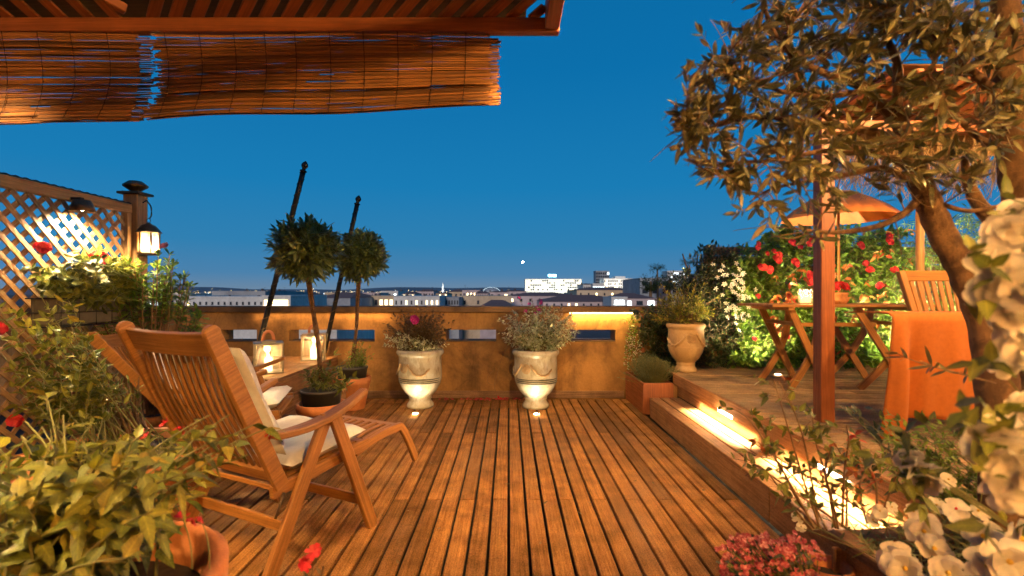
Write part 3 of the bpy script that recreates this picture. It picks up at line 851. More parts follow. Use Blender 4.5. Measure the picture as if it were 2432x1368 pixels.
mb = MB()
for i in range(14): mb.beam((-3.4 + i*.02, PB - .15 - i*.11, zt_ + .10 + i*.032), (min(.15, .15), PB - .15 - i*.11, zt_ + .10 + i*.032), .045, .014)
obj('cross_slat', mb, M['cedar'], per, .002)
mb = MB()
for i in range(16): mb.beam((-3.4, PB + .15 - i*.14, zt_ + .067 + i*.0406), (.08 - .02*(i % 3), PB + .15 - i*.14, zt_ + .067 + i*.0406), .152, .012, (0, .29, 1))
M['roof_gap_shade'] = wood('shade_dark_roof_board', (.03, .014, .006), (.06, .028, .012), .8, .3, .3)  # near-black colour puts the shade of the slat gaps into the boards
obj('roof_board', mb, M['roof_gap_shade'], per)

def blind(x0, x1, zb0, zb1, label, frayL, frayR, seed):
    rnd = random.Random(seed)
    t = thing('reed_blind', label, 'reed blind', ((x0 + x1)/2, PB + .02, zl_), 'reed blinds under the pergola')
    top = zl_ - .004; n = 54
    for layer, (dy, dx, cnt) in enumerate(((0, 0, n), (.028, .036, int(n*1.03)))):
        mb = MB()
        for i in range(cnt):
            q = (i + .5)/cnt + rnd.uniform(-.006, .006)
            if rnd.random() < (.04 if layer == 0 else .0): continue
            for a, b in ((x0, x1),):
                ea = a + dx*(0 if frayL is None else -1)*0 + (rnd.uniform(-.03, .03) if frayL else 0); eb = b + dx + rnd.uniform(-.014, .008)
                if layer == 0 and rnd.random() < .12:      # broken reed: leaves a gap
                    cut = rnd.uniform(a, b); gap = rnd.uniform(.03, .16)
                    runs = [(ea, cut - gap), (cut + gap*.3, eb)]
                else: runs = [(ea, eb)]
                r = rnd.uniform(.0028, .0043)*(1.0 if layer == 0 else .9)
                ph, amp = rnd.uniform(0, 6), rnd.uniform(.0005, .0018)
                for ra, rb in runs:
                    if rb - ra < .03: continue
                    k = max(3, int((rb - ra)/.12)); xs = np.linspace(ra, rb, k)
                    pts = []
                    for x in xs:
                        s = (x - x0)/(x1 - x0); zbm = zb0 + (zb1 - zb0)*s + .006*math.sin(s*9)
                        z = top + (zbm - top)*q + amp*math.sin(x*17 + ph)
                        y = PB + .015 + dy + .045*math.sin(q*PI*.9) + .01*math.sin(s*7 + q*3) - .05*q
                        pts.append((x, y, z))
                    mb.tube(pts, r, 5, cap=False)
        obj('reed_layer', mb, M['reed'], t)
    mb = MB(); x = x0 + .06
    while x < x1 - .02:
        s = (x - x0)/(x1 - x0); zbm = zb0 + (zb1 - zb0)*s + .006*math.sin(s*9); pts = []
        for i in range(30):
            q = i/29
            pts.append((x + .012*q*math.sin(s*5) + .002*math.sin(i*3.1), PB + .006 + .045*math.sin(q*PI*.9) + .01*math.sin(s*7 + q*3) - .05*q, top + (zbm - top)*q))
        mb.tube(pts, .0016, 4, cap=False); x += .145 + rnd.uniform(-.01, .01)
    obj('binding_thread', mb, M['thread'], t)
xl = P(0, 100, PB).x
blind(-3.3, P(318, 100, PB).x, P(0, 296, PB).z, P(330, 291, PB).z, 'frayed reed blind nearest the lattice, ending at the narrow gap', None, True, 5)
blind(P(354, 100, PB).x, P(1166, 100, PB).x, P(370, 284, PB).z, P(1166, 252, PB).z, 'long reed blind hanging alone between the gap and the pergola end', True, True, 6)

# ================================================================= garden pergola over the raised deck
gp = thing('garden_pergola', 'orange-lit wooden pergola with slatted roof and straw fringe over the raised deck', 'pergola', (2.06, 3.3, .41))
mb = MB(); mb.box(2.013, 2.103, 3.252, 3.345, .409, 2.52); obj('post', mb, M['cedar'], gp, .005)
mb = MB(); mb.box(6.0, 6.09, 3.252, 3.345, .409, 2.52); obj('post', mb, M['cedar'], gp, .005)
zb2 = P(0, 318, 3.3).z; zt2 = P(0, 290, 3.3).z
mb = MB(); mb.box(2.105, 5.99, 3.265, 3.33, zb2, zt2); obj('beam', mb, M['cedar'], gp, .004)
mb = MB()
for i in range(36):
    x = 2.13 + i*.11; mb.beam((x, 2.75, zt2 + .10), (x, 3.72, zt2 + .02), .045, .016)
obj('roof_slat', mb, M['cedar'], gp, .002)
mb = MB()
for i in range(60):
    y = 2.75 + i*.016; mb.tube([(2.1, y, zt2 + .122 - i*.00135 + .004), (6.2, y, zt2 + .122 - i*.00135 + .004)], .006, 5)
obj('reed_mat', mb, M['reed'], gp)
mb = MB()
for row in range(5):
    for i in range(330):
        x = 2.12 + row*.10 + i*.0122 + random.uniform(-.01, .01); y = 3.40 + row*.10 + random.uniform(-.07, .07); z = zb2 + .04 - row*.035 + random.uniform(-.02, .03)
        L_ = random.uniform(.14, .26)
        mb.tube([(x, y, z), (x + random.uniform(-.05, .05), y + random.uniform(-.03, .05), z - L_*.55), (x + random.uniform(-.09, .09), y + random.uniform(-.05, .08), z - L_)], [.0035, .003, .001], 3, cap=False)
obj('straw_fringe', mb, M['thatch'], gp)
mb = MB()
for row in range(1):
    mb.add([(2.12, 3.36, zb2 + .06), (6.1, 3.36, zb2 + .06), (6.1, 3.84, zb2 + .0), (2.45, 3.84, zb2 + .0)], [[0, 1, 2, 3]], [[(0, 0), (4, 0), (4, .5), (0, .5)]])
obj('straw_layer', mb, M['thatch'], gp)

# bamboo pole
bp = MB(); b0 = P(2186, 650, 4.05); zs = np.linspace(.41, 2.3, 60)
bp.tube([(b0.x + .004*math.sin(z*3), 4.05, z) for z in zs], [.029 + (.004 if (i % 9) == 0 else 0) for i in range(60)], 14)
single('bamboo_pole', bp, M['bamboo'], 'thick jointed bamboo pole rising behind the slatted chair back on the raised deck', 'pole', org=(b0.x, 4.05, .41))

# folding table on the raised deck
tb = thing('folding_table', 'folding wooden table with crossed curved legs on the raised deck', 'table', (2.9, 4.55, .409))
zT = 1.145
mb = MB()
for i in range(8): mb.box(2.22, 3.62, 4.25 + i*.085, 4.25 + i*.085 + .078, zT - .022, zT)
for x in (2.36, 3.42): mb.box(x, x + .05, 4.26, 4.92, zT - .05, zT - .0225)
obj('tabletop', mb, M['teak'], tb, .003)
def leg(a, b, bow, y, w=.06):
    q = np.linspace(0, 1, 14); a = Vector(a); b = Vector(b)
    pts = []
    for s in q:
        p = a.lerp(b, s); pts.append((p.x + bow*math.sin(PI*s), y, p.z))
    m = MB(); m.sweep(pts, w, .026, (0, 1, 0)); obj('leg', m, M['teak'], tb, .003)
for y in (4.34, 4.84):
    leg((2.415, 0, 1.118), (2.74, 0, .41), 0, y); leg((2.70, 0, 1.10), (2.43, 0, .41), .07, y + .030)
    leg((2.985, 0, 1.118), (3.44, 0, .41), 0, y); leg((3.50, 0, 1.10), (3.03, 0, .41), .09, y + .030)
mb = MB(); mb.box(2.46, 2.49, 4.38, 4.83, .96, .99); mb.box(3.36, 3.39, 4.38, 4.83, .96, .99); mb.box(2.52, 3.2, 4.40, 4.42, .95, .985)
obj('stretcher', mb, M['teak'], tb, .003)
# things on the table
tp = P(1993, 690, 4.5)
rp = thing('flower_pot', 'small reddish pot with red flowers round the parasol stick on the table', 'pot', (tp.x, 4.5, zT + .001))
mb = MB(); mb.lathe([(0, 0), (.055, 0), (.065, .03), (.068, .035), (.064, .075), (.07, .08), (.07, .1), (.06, .102), (.055, .08), (0, .08)], (tp.x, 4.5, zT + .001), 28); obj('body', mb, M['terra_old'], rp)
fb = LB()
for i in range(60):
    v = nrm(RNG.normal(0, 1, 3)); v[2] = abs(v[2]); flower(fb, np.array([tp.x, 4.5, zT + .135]) + v*np.array([.075, .075, .06]), v, .022, 5)
mb = MB(); fb.to(mb, PETAL, low=True); M['red_petal'] = leafmat('red_petal', [(.55, .012, .018), (.72, .03, .03)], .5, .3)
obj('flower', mb, M['red_petal'], rp)
pa = thing('small_parasol', 'small orange parasol on a thin stick above the folding table', 'parasol', (tp.x, 4.5, zT + .1))
mb = MB(); mb.tube([(tp.x, 4.5, zT + .10), (tp.x - .01, 4.5, 2.16)], .011, 8); obj('stick', mb, M['bamboo'], pa)
mb = MB()
M['orange_paper'] = plain('orange_paper', (.62, .20, .04), .7, var=.12, ns=14)
nn = 40
mb.lathe([(.01, .26), (.12, .235), (.25, .17), (.36, .10), (.44, .03), (.46, 0)], (tp.x - .01, 4.5, 1.90), nn, rfun=lambda r, z, a: r*(1 - .05*np.abs(np.sin(a*5))))
obj('canopy', mb, M['orange_paper'], pa)
cx_ = P(1913, 700, 4.5).x
cs = thing('candle_glass', 'glowing yellow candle glass on the table beside the pergola post', 'candle', (cx_, 4.5, zT + .001))
mb = MB(); mb.lathe([(0, .0), (.05, 0), (.06, .06), (.056, .13), (.052, .13), (.055, .06), (.045, .01), (0, .01)], (cx_, 4.5, zT + .001), 24); obj('body', mb, M['frost'], cs)
mb = MB(); mb.lathe([(0, .012), (.04, .012), (.042, .075), (0, .078)], (cx_, 4.5, zT + .001), 18); obj('wax', mb, M['candle_lit'], cs)
light('candle_light', 'POINT', (cx_, 4.5, zT + .16), 5, (1, .62, .22), cs, .02)

# slatted chair and orange throw on the raised deck
ch = thing('slatted_chair', 'slatted teak chair on the raised deck with an orange throw over its front', 'chair', (2.5, 3.0, .409))
yb_ = 3.42
xl_, xr_ = P(2150, 700, yb_).x, P(2340, 700, yb_).x
za_ = P(0, 648, yb_).z; z0_ = .409
mb = MB()
mb.beam((xl_ + .01, yb_ + .02, za_ - .02), (xr_ - .01, yb_ + .02, za_ - .02), .03, .07)
mb.sweep([(xl_ - .01, yb_ + .03, za_ + .012), (xl_ + .05, yb_ - .05, 1.0), (xl_ + .09, yb_ - .12, .82)], .04, .04, (0, 1, 0)); mb.sweep([(xr_ + .01, yb_ + .03, za_ + .012), (xr_ - .02, yb_ - .05, 1.0), (xr_ - .03, yb_ - .12, .82)], .04, .04, (0, 1, 0))
mb.beam((xl_ + .08, yb_ - .10, .87), (xr_ - .03, yb_ - .10, .87), .03, .05)
for i in range(10):
    q = (i + .5)/10
    mb.sweep([(xl_ + .03 + (xr_ - xl_ - .06)*q, yb_ + .02, za_ - .052), (xl_ + .065 + (xr_ - xl_ - .11)*q, yb_ - .04, 1.05), (xl_ + .10 + (xr_ - xl_ - .15)*q, yb_ - .095, .897)], .03, .014, (0, 1, 0))
obj('backrest', mb, M['teak'], ch, .004)
xa, xb_ = xl_ + .06, xr_ - .02
for x in (xa, xb_):
    for y in (2.95, 3.36):
        mb = MB(); mb.beam((x, y, .409), (x, y, 1.02 if y < 3 else .82), .045, .045); obj('leg', mb, M['teak'], ch, .004)
mb = MB()
for i in range(6): mb.box(xa, xb_, 2.93 + i*.07, 2.93 + i*.07 + .06, .80, .82)
obj('seat', mb, M['teak'], ch, .003)
for x in (xa, xb_):
    mb = MB(); mb.beam((x, 2.90, 1.035), (x, 3.34, 1.035), .055, .028); obj('armrest', mb, M['teak'], ch, .006)
# the throw: hangs over both arms and down the front in folds
mb = MB(); Yf = 2.885
TX0, TX1 = P(2118, 748, Yf).x, P(2350, 748, Yf).x; ZT = P(0, 748, Yf).z; ZB = P(0, 1035, Yf).z
prof = [(3.30, ZT - .005), (3.15, ZT + .004), (3.0, ZT + .006), (2.91, ZT + .004), (2.885, ZT - .012)]
nu, nv = 34, 22; V = []
for j in range(len(prof) + nv):
    for i in range(nu):
        u = i/(nu - 1)
        if j < len(prof): y, z = prof[j]; v = 0
        else:
            v = (j - len(prof) + 1)/nv; y = 2.882; 
            drop = (ZT - ZB)*(1 - .17/(1 + math.exp(-(u - .17)/.03)) + .04*max(0, u - .4))
            z = ZT - .012 - drop*v
        x = TX0 + (TX1 - TX0)*u
        x += -.10*v*math.exp(-(u/.16)**1.5) if u < .5 else .04*v
        fold = (.05*math.exp(-((u - .1)/.05)**2) - .055*math.exp(-((u - .22)/.06)**2) + .012*math.sin(u*11 + v*2) + .006*math.sin(u*31 + v*5))*min(1, v*2.2)
        V.append((x, y - fold - .03*v, z))
f = [[j*nu + i, j*nu + i + 1, (j+1)*nu + i + 1, (j+1)*nu + i] for j in range(len(prof) + nv - 1) for i in range(nu - 1)]
mb.add(V, f, None, True)
o = single('orange_throw', mb, M['orange_cloth'], 'large plain orange throw draped over the slatted chair', 'throw', org=(2.5, 3.0, ZT))
sm = o.modifiers.new('Solid', 'SOLIDIFY'); sm.thickness = .008

# lights under the lip of the raised deck
for Y, lab in ((4.06, 'small lamp under the raised deck edge, nearer the planter box, washing the step'), (2.70, 'small lamp under the raised deck edge, behind the rose stems, washing the step')):
    t = thing('step_light', lab, 'step light', (1.72, Y, .28), 'step lights under the raised deck edge')
    mb = MB(); mb.box(1.7335, 1.7375, Y - .13, Y + .13, .265, .290); obj('lens', mb, M['lamp_white'], t)
    mb = MB(); mb.box(1.690, 1.697, Y - .004, Y + .004, .25, .335); obj('bracket', mb, M['iron'], t)
    wl = light('wash', 'AREA', (1.685, Y, .303), 15, (1, .78, .44), t, sx=.04, sy=1.05); wl.rotation_euler = (0, R(6), 0); wl.data.spread = R(105)
    light('wash_spill', 'POINT', (1.66, Y, .27), 1.2, (1, .74, .38), t, .03)

uplight((2.73, 5.12, .410), 'bright ground light at the foot of the red-flowered climber behind the table', 170, (2.66, 5.5, 1.35), 120, None, (1, .86, .55))
# ================================================================= plants
M['bay'] = leafmat('bay_leaf', [(.04, .065, .014), (.10, .135, .03), (.18, .205, .055)], .4, .2)
M['olive'] = leafmat('olive_leaf', [(.058, .064, .024), (.125, .120, .042), (.18, .155, .055), (.26, .24, .11)], .45, .18)
M['green_a'] = leafmat('yellow_green_leaf', [(.08, .10, .012), (.18, .19, .022), (.30, .275, .03), (.32, .22, .03)], .45, .35)
M['green_b'] = leafmat('mid_green_leaf', [(.075, .095, .016), (.15, .17, .026), (.25, .25, .045)], .4, .3)
M['green_c'] = leafmat('fresh_green_leaf', [(.08, .15, .02), (.15, .25, .03), (.24, .34, .05)], .42, .4)
M['green_d'] = leafmat('dark_green_leaf', [(.018, .032, .010), (.035, .055, .014), (.06, .075, .02)], .38, .2)
M['grey_green'] = leafmat('grey_green_leaf', [(.085, .115, .05), (.15, .18, .085), (.22, .24, .12)], .55, .25)
M['varieg'] = leafmat('cream_edged_leaf', [(.24, .26, .08), (.74, .74, .44), (.84, .83, .60)], .5, .35, False)
M['bronze_leaf'] = leafmat('bronze_leaf', [(.06, .04, .014), (.11, .07, .022), (.17, .10, .03)], .5, .25)
M['autumn'] = leafmat('orange_red_leaf', [(.35, .04, .015), (.48, .14, .03), (.55, .24, .06)], .5, .4)
M['red_fl'] = leafmat('red_flower', [(.46, .008, .015), (.64, .02, .03), (.72, .06, .05)], .5, .3, False)
M['magenta'] = leafmat('magenta_flower', [(.55, .015, .22), (.75, .05, .35)], .5, .35)
M['white_fl'] = leafmat('white_flower', [(.74, .62, .45), (.80, .70, .54), (.84, .77, .64)], .75, .5, False)
M['pale_star'] = leafmat('pale_star_flower', [(.62, .56, .46), (.75, .70, .60)], .6, .3)
M['pink_fl'] = leafmat('pink_flower', [(.36, .04, .06), (.52, .10, .12), (.66, .26, .25)], .55, .3)
next(n for n in M['white_fl'].node_tree.nodes if n.type == 'BSDF_PRINCIPLED').inputs['Specular IOR Level'].default_value = .12
M['yellow_c'] = plain('yellow_centre', (.55, .34, .04), .8)
M['red_c'] = plain('red_centre', (.6, .02, .03), .7)

def plant(name, label, cat, loc, group=None): return thing(name, label, cat, loc, group)
def fin(t, stems=None, leaves=(), smat=None):
    if stems is not None and stems.n: obj('stem', stems, smat or M['twig'], t)
    for nm, lb, mat, kw in leaves:
        if lb.count():
            mb = MB(); lb.to(mb, **kw); obj(nm, mb, mat, t)

def blooms(t, name, items, mat, lobes=5, wid=.95, tilt=.3, **kw):
    # each bloom (or tight cluster) is a part of its plant; items = [(points, normal, radius, layers)]
    for pts, n_, r, lay in items:
        q = LB()
        for p in pts: flower(q, p, (n_[0] + RNG.normal(0, .15), n_[1], n_[2] + RNG.normal(0, .15)), r, lobes, wid, tilt, lay)
        m = MB(); q.to(m, PETAL, **kw); obj(name, m, mat, t)
def near(p, n, s): return [Vector(p) + Vector(RNG.normal(0, s, 3)) for i in range(n)]
# --- two standard bay trees
for B, c, r, lab in ((B1, P(726, 592, 4.14), (.285, .27, .255), 'round-headed bay tree, nearer and wider of the two standards in pots'),
                     (B2, P(858, 606, 5.42), (.275, .27, .275), 'round-headed bay tree, farther of the two standards, by the wall')):
    t = plant('bay_tree', lab, 'tree', B + Vector((0, 0, .45)), 'standard bay trees in pots')
    mb = MB(); base = B + Vector((0, 0, .46))
    mb.tube(smooth_path([base, base.lerp(c, .35) + Vector((.012, 0, 0)), base.lerp(c, .7) + Vector((-.008, 0, 0)), c], 5), np.linspace(.021, .016, 16)*(1 + .10*RNG.normal(0, 1, 16)), 9)
    mb.tube(smooth_path([base + Vector((.028, -.02, 0)), base.lerp(c, .5) + Vector((.02, -.018, 0)), base.lerp(c, .9) + Vector((.012, -.012, 0))], 5), .010, 7)
    obj('trunk', mb, M['bark'], t)
    st_, lb = MB(), LB()
    bush(st_, lb, c, c, r, 260, 14, .088, .030, .75, .003, hub=c + Vector((0, 0, -.05)), shell=.45, start=.35, upz=.45)
    fin(t, None, ()); obj('branch', st_, M['twig'], t)
    mb = MB(); lb.to(mb, LANCE, .3, .1); obj('crown', mb, M['bay'], t)
# weeds under the bay trees
def undergrowth(c, label, mat, n, r, L, W, spread=(0, 0, 0), st=OVATE):
    t = plant('pot_plant', label, 'plant', c); s, lb = MB(), LB()
    bush(s, lb, c, Vector(c) + Vector((spread[0], spread[1], r[2]*.75)), r, n, 12, L, W, .9, .0025, floor=c[2] + .01, rootspread=.09)
    fin(t, s, (('foliage', lb, mat, dict(st=st)),), M['stem_green'])
undergrowth(B1 + Vector((0, 0, .462)), 'leafy seedlings at the foot of the nearer bay tree trunk', M['green_b'], 26, (.17, .15, .13), .055, .02)
undergrowth(B1 + Vector((.10, 0, .462)), 'taller broad-leaved weed leaning out of the nearer bay tree pot', M['green_b'], 6, (.14, .1, .17), .085, .034, (.06, 0, .05))
undergrowth(B2 + Vector((.03, -.02, .462)), 'bushy fine-leaved herb at the foot of the farther bay tree', M['green_c'], 46, (.16, .13, .16), .045, .012, (.06, 0, 0))

# --- shrubs in the three urns
t = plant('urn_shrub', 'bronze-leaved shrub with one magenta bloom spilling over the pale urn', 'shrub', U1 + Vector((0, 0, .585)))
s, lb, lv, fl_ = MB(), LB(), LB(), LB()
bush(s, lb, U1 + Vector((0, 0, .59)), U1 + Vector((-.02, 0, .86)), (.40, .28, .27), 200, 24, .036, .017, .9, .0025, shell=.2, rootspread=.06, floor=.64)
bush(s, lv, U1 + Vector((0, 0, .59)), U1 + Vector((-.16, -.12, .74)), (.26, .13, .09), 44, 20, .038, .018, .9, .0025, shell=.2, rootspread=.06, floor=.62)
bush(s, lv, U1 + Vector((0, 0, .59)), U1 + Vector((.10, -.15, .69)), (.24, .09, .07), 30, 18, .038, .018, .9, .0025, shell=.2, rootspread=.06, floor=.62)
for i in range(12):
    v = RNG.normal(0, .013, 3); flower(fl_, Vector(P(984, 757, 5.27)) + Vector(v), (v[0]*6, -1, .3 + v[2]*5), .034, 4, .9, .3)
fin(t, s, (('foliage', lb, M['bronze_leaf'], dict(st=OVATE)), ('pale_foliage', lv, M['varieg'], dict(st=OVATE)), ('bloom', fl_, M['magenta'], dict(st=PETAL))))
t = plant('urn_shrub', 'spreading white-variegated shrub with pink tips over the pale urn', 'shrub', U2 + Vector((0, 0, .585)))
s, lb, lv, fl_ = MB(), LB(), LB(), LB()
C2 = U2 + Vector((.03, 0, .86))
bush(s, lv, U2 + Vector((0, 0, .59)), C2, (.47, .30, .27), 240, 22, .042, .021, .95, .0025, shell=.35, rootspread=.06, floor=.66)
bush(s, lb, U2 + Vector((0, 0, .59)), C2 + Vector((0, .05, 0)), (.36, .25, .22), 60, 16, .03, .013, .9, .0025, shell=.1, rootspread=.06, floor=.66)
e = bush(s, lb, U2 + Vector((0, 0, .59)), U2 + Vector((-.02, 0, 1.12)), (.2, .1, .12), 14, 10, .03, .013, .7, .0025, shell=.5)
for p, d in e[:9]: flower(fl_, p, (0, -1, .6), .022, 4, .9, .3)
fin(t, s, (('foliage', lb, M['green_a'], dict(st=OVATE)), ('pale_foliage', lv, M['varieg'], dict(st=OVATE)), ('bloom', fl_, M['magenta'], dict(st=PETAL))))
t = plant('urn_shrub', 'upright twiggy olive-green shrub growing from the smaller ochre urn', 'shrub', U3 + Vector((0, 0, .48)))
s, lb = MB(), LB()
bush(s, lb, U3 + Vector((0, 0, .48)), U3 + Vector((-.05, 0, .70)), (.42, .28, .27), 85, 26, .055, .016, .8, .004, shell=.3, start=.5, rootspread=.05, floor=.95)
fin(t, s, (('foliage', lb, M['green_a'], dict(st=OBOV)),))
# herb in the wooden box
t = plant('herb_bush', 'dense rounded grey-green herb in the wooden planter box', 'herb', (1.53, 5.5, .28))
s, lb = MB(), LB()
for i in range(330):
    x, y = 1.53 + RNG.normal(0, .075), 5.45 + RNG.uniform(-.22, .28)
    d2 = ((x - 1.53)/.22)**2
    h = .27*max(.3, 1 - d2) + RNG.uniform(-.03, .03)
    b = Vector((1.53 + (x - 1.53)*.6, 5.5 + (y - 5.5)*.8, .27)); tip = Vector((x + (x - 1.53)*.65, y - .06*(y < 5.45), .27 + h))
    c = curve(b, tip, (0, 0, .02), 6); s.tube(c, .002, 3, cap=False); spray(lb, c, 26, .026, .007, .75, .25, .25, .4)
fin(t, s, (('foliage', lb, M['grey_green'], dict(st=LOWL, low=True)),), M['stem_green'])

# --- climbers that close the raised deck
def climber(name, label, x0, x1, z0, z1, y, n, L, W, mat, st, depth=.22, nl=14, top=None, ysh=0, dens=None):
    t = plant(name, label, 'climber', ((x0 + x1)/2, y, z0)); s, lb = MB(), LB()
    for i in range(n):
        x = RNG.uniform(x0, x1); q = RNG.random()
        zt = z1 if top is None else top(x)
        z = z0 + (zt - z0)*q**.85
        a = Vector((x + RNG.normal(0, .05), y + .12, max(z0, z - RNG.uniform(.1, .35))))
        b = Vector((x + RNG.normal(0, .10), y - depth*RNG.uniform(.1, 1), z))
        c = curve(a, b, (0, 0, .05), 6); s.tube(c, .003, 3, cap=False)
        spray(lb, c, nl, L, W, 1.0, .2, .4, .45)
    for k in range(8):
        x = x0 + (x1 - x0)*(k + .5)/8
        s.tube(smooth_path([(x, y + .1, z0), (x + RNG.normal(0, .05), y + .1, (z0 + z1)/2), (x + RNG.normal(0, .08), y + .08, z1*.95)], 5), .008, 5)
    return t, s, lb
t, s, lb = climber('jasmine_climber', 'dark climbing plant with white star flowers behind the smaller ochre urn', 2.02, 2.62, .42, 1.78, 5.72, 330, .06, .026, None, OVATE, top=lambda x: 1.80 if x > 2.15 else 1.55)
its = []
for cx__, cz_, n in ((2.36, 1.30, 14), (2.44, 1.08, 16), (2.50, 1.42, 14), (2.28, 1.5, 6), (2.52, 1.2, 10), (2.5, 0.93, 5)):
    its = its + [([(cx__ + RNG.normal(0, .05), 5.43 + RNG.normal(0, .025), cz_ + RNG.normal(0, .07))], (0, -1, .3), .026, 1) for i in range(n)]
fin(t, s, (('foliage', lb, M['green_d'], dict(st=OVATE)),))
blooms(t, 'flower', its, M['pale_star'], 5, .55, .15, low=True)
t, s, lb = climber('red_climber', 'bright green climber with red trumpet flowers beside the pergola post', 2.55, 3.30, .42, 1.85, 5.66, 400, .085, .045, None, OVATE, top=lambda x: 1.62 + (x - 2.55)*.8)
fl_, au = LB(), LB()
its = []
for px, py, n, rr in ((1845, 612, 4, .055), (1815, 640, 3, .06), (1890, 618, 2, .06), (1925, 655, 3, .055), (1880, 580, 3, .05), (1805, 590, 2, .04), (1800, 703, 1, .04), (1785, 810, 1, .04), (1858, 800, 2, .04), (1830, 596, 2, .04), (1920, 575, 2, .05)):
    for q_ in near(P(px, py, 5.32), n, .022): its.append(([q_], (0, -1, .3), rr*.74, 1))
for px, py in ((1850, 650), (1848, 700), (1870, 690), (1845, 750), (1900, 640), (1895, 700), (1852, 775)):
    for i in range(3): spray(au, curve(P(px, py - 10, 5.36), P(px + RNG.normal(0, 12), py + 22, 5.33)), 4, .085, .036, .9)
fin(t, s, (('foliage', lb, M['green_c'], dict(st=OVATE)), ('tinted_foliage', au, M['autumn'], dict(st=OVATE))))
blooms(t, 'flower', its, M['red_fl'])
t, s, lb = climber('leafy_climber', 'leafy green climber with reddened leaves behind the folding table', 3.30, 4.35, .42, 2.0, 5.66, 430, .085, .042, None, OVATE)
au = LB(); its = []
for i in range(46):
    p = Vector((RNG.uniform(3.35, 4.3), 5.38 + RNG.normal(0, .03), RNG.uniform(.5, 1.95))); spray(au, curve(p, p + Vector((RNG.normal(0, .05), -.03, -.08))), 3, .08, .036, .9)
for px, py in ((2045, 583), (2110, 575), (2055, 623), (2110, 560), (2085, 680), (2065, 640), (2120, 640)):
    its.append((near(P(px, py, 5.32), 2, .012), (0, -1, .2), .036, 1))
fin(t, s, (('foliage', lb, M['green_c'], dict(st=OVATE)), ('tinted_foliage', au, M['autumn'], dict(st=OVATE))))
blooms(t, 'flower', its, M['red_fl'])
t = plant('bamboo_clump', 'feathery bright green bamboo clump behind the thick bamboo pole', 'bamboo', (4.9, 5.6, .41)); s, lb = MB(), LB()
for i in range(46):
    a = Vector((RNG.uniform(4.2, 6.4), RNG.uniform(5.45, 5.8), .41)); tip = a + Vector((RNG.normal(0, .22), RNG.uniform(-.5, -.05), RNG.uniform(1.2, 1.75)))
    c = curve(a, tip, (0, .1, .25), 10); s.tube(c, np.linspace(.008, .002, 10), 5, cap=False)
    for k in range(12):
        j = RNG.integers(2, 10); b = Vector(c[j]); e = b + Vector((RNG.normal(0, .16), RNG.normal(-.05, .14), RNG.normal(.03, .1)))
        cc = curve(b, e, (0, 0, .03), 5); s.tube(cc, .0015, 3, cap=False); spray(lb, cc, 12, .10, .011, .7, .2, .4)
fin(t, s, (('foliage', lb, M['green_c'], dict(st=LANCE, droop=.35)),), M['stem_green'])
t, s, lb = climber('corner_climber', 'very dark leafy climber in the corner behind the planter box', 1.58, 2.10, .38, 1.12, 5.83, 150, .06, .034, None, OVATE, depth=.14)
fin(t, s, (('foliage', lb, M['green_d'], dict(st=OVATE)),))
t = plant('trailing_vine', 'trailing vine with tiny cream flowers down the reddish corner stake', 'vine', (1.50, 5.93, .33)); s, lb, lv = MB(), LB(), LB()
for i in range(9):
    x = 1.50 + RNG.normal(0, .06); z = RNG.uniform(.75, 1.02)
    c = smooth_path([(x, 5.93, z), (x - .02 + RNG.normal(0, .03), 5.89, z - .18), (x - .03 + RNG.normal(0, .04), 5.89, z - .40)], 5); s.tube(c, .0025, 3, cap=False)
    spray(lb, c, 34, .03, .016, 1.1, .02); spray(lv, c, 26, .022, .014, 1.2, .2)
for i in range(14):
    p = Vector((1.43 + RNG.normal(0, .06), 5.90, .95 + RNG.normal(0, .05))); spray(lb, curve(p, p + Vector((RNG.normal(0, .05), -.03, -.05))), 8, .035, .016, 1)
fin(t, s, (('foliage', lb, M['green_c'], dict(st=OVATE)), ('flower', lv, M['pale_star'], dict(st=PETAL, low=True))))
mb = MB(); mb.box(1.545, 1.60, 5.935, 5.972, .33, 1.005); single('corner_stake', mb, M['cedar'], 'reddish wooden stake at the end of the wall behind the planter box', 'stake', bevel=.004, org=(1.57, 5.95, .33))
# back screen behind the climbers
sc = thing('back_screen', 'dark slatted timber screen behind the climbers of the raised deck', 'screen', (5, 5.86, .4))
mb = MB()
for i in range(13): mb.box(2.25, 8.0, 5.835, 5.85, .42 + i*.105, .42 + i*.105 + .092)
obj('slat_panel', mb, M['oldwood'], sc, .002)
mb = MB()
for x in (2.3, 4.1, 5.9, 7.7): mb.box(x, x + .07, 5.852, 5.90, .41, 1.80)
obj('frame', mb, M['oldwood'], sc)

# --- dry stem against the wall, petals on the floor
mb = MB(); w = [P(1207, 818, 5.965), P(1192, 850, 5.966), P(1182, 885, 5.966), P(1174, 915, 5.966), P(1180, 938, 5.95)]
mb.tube(smooth_path(w, 6), .0028, 5); w2 = [P(1172, 880, 5.965), P(1158, 895, 5.966), P(1160, 910, 5.966), P(1172, 915, 5.966)]; mb.tube(smooth_path(w2, 6), .0022, 5); w3 = [P(1174, 915, 5.966), P(1186, 900, 5.966), P(1180, 885, 5.965)]; mb.tube(smooth_path(w3, 5), .002, 5)
single('dry_vine', mb, M['twig'], 'thin dry vine stem hanging down the wall between the two lit urns', 'vine', org=P(1190, 870, 5.96))
lb = LB()
for i in range(110):
    p = np.array([RNG.normal(-.22, .22) if RNG.random() < .75 else RNG.uniform(-.75, .4), RNG.uniform(5.82, 5.93), .007]); lb.add(p, (RNG.normal(), RNG.normal(), .1), (0, 0, 1), .035, .028)
mb = MB(); lb.to(mb, PETAL, droop=0); tag(obj('fallen_petals', mb, M['red_fl']), 'scattered red petals on the deck along the foot of the wall', 'petals', kind='stuff')

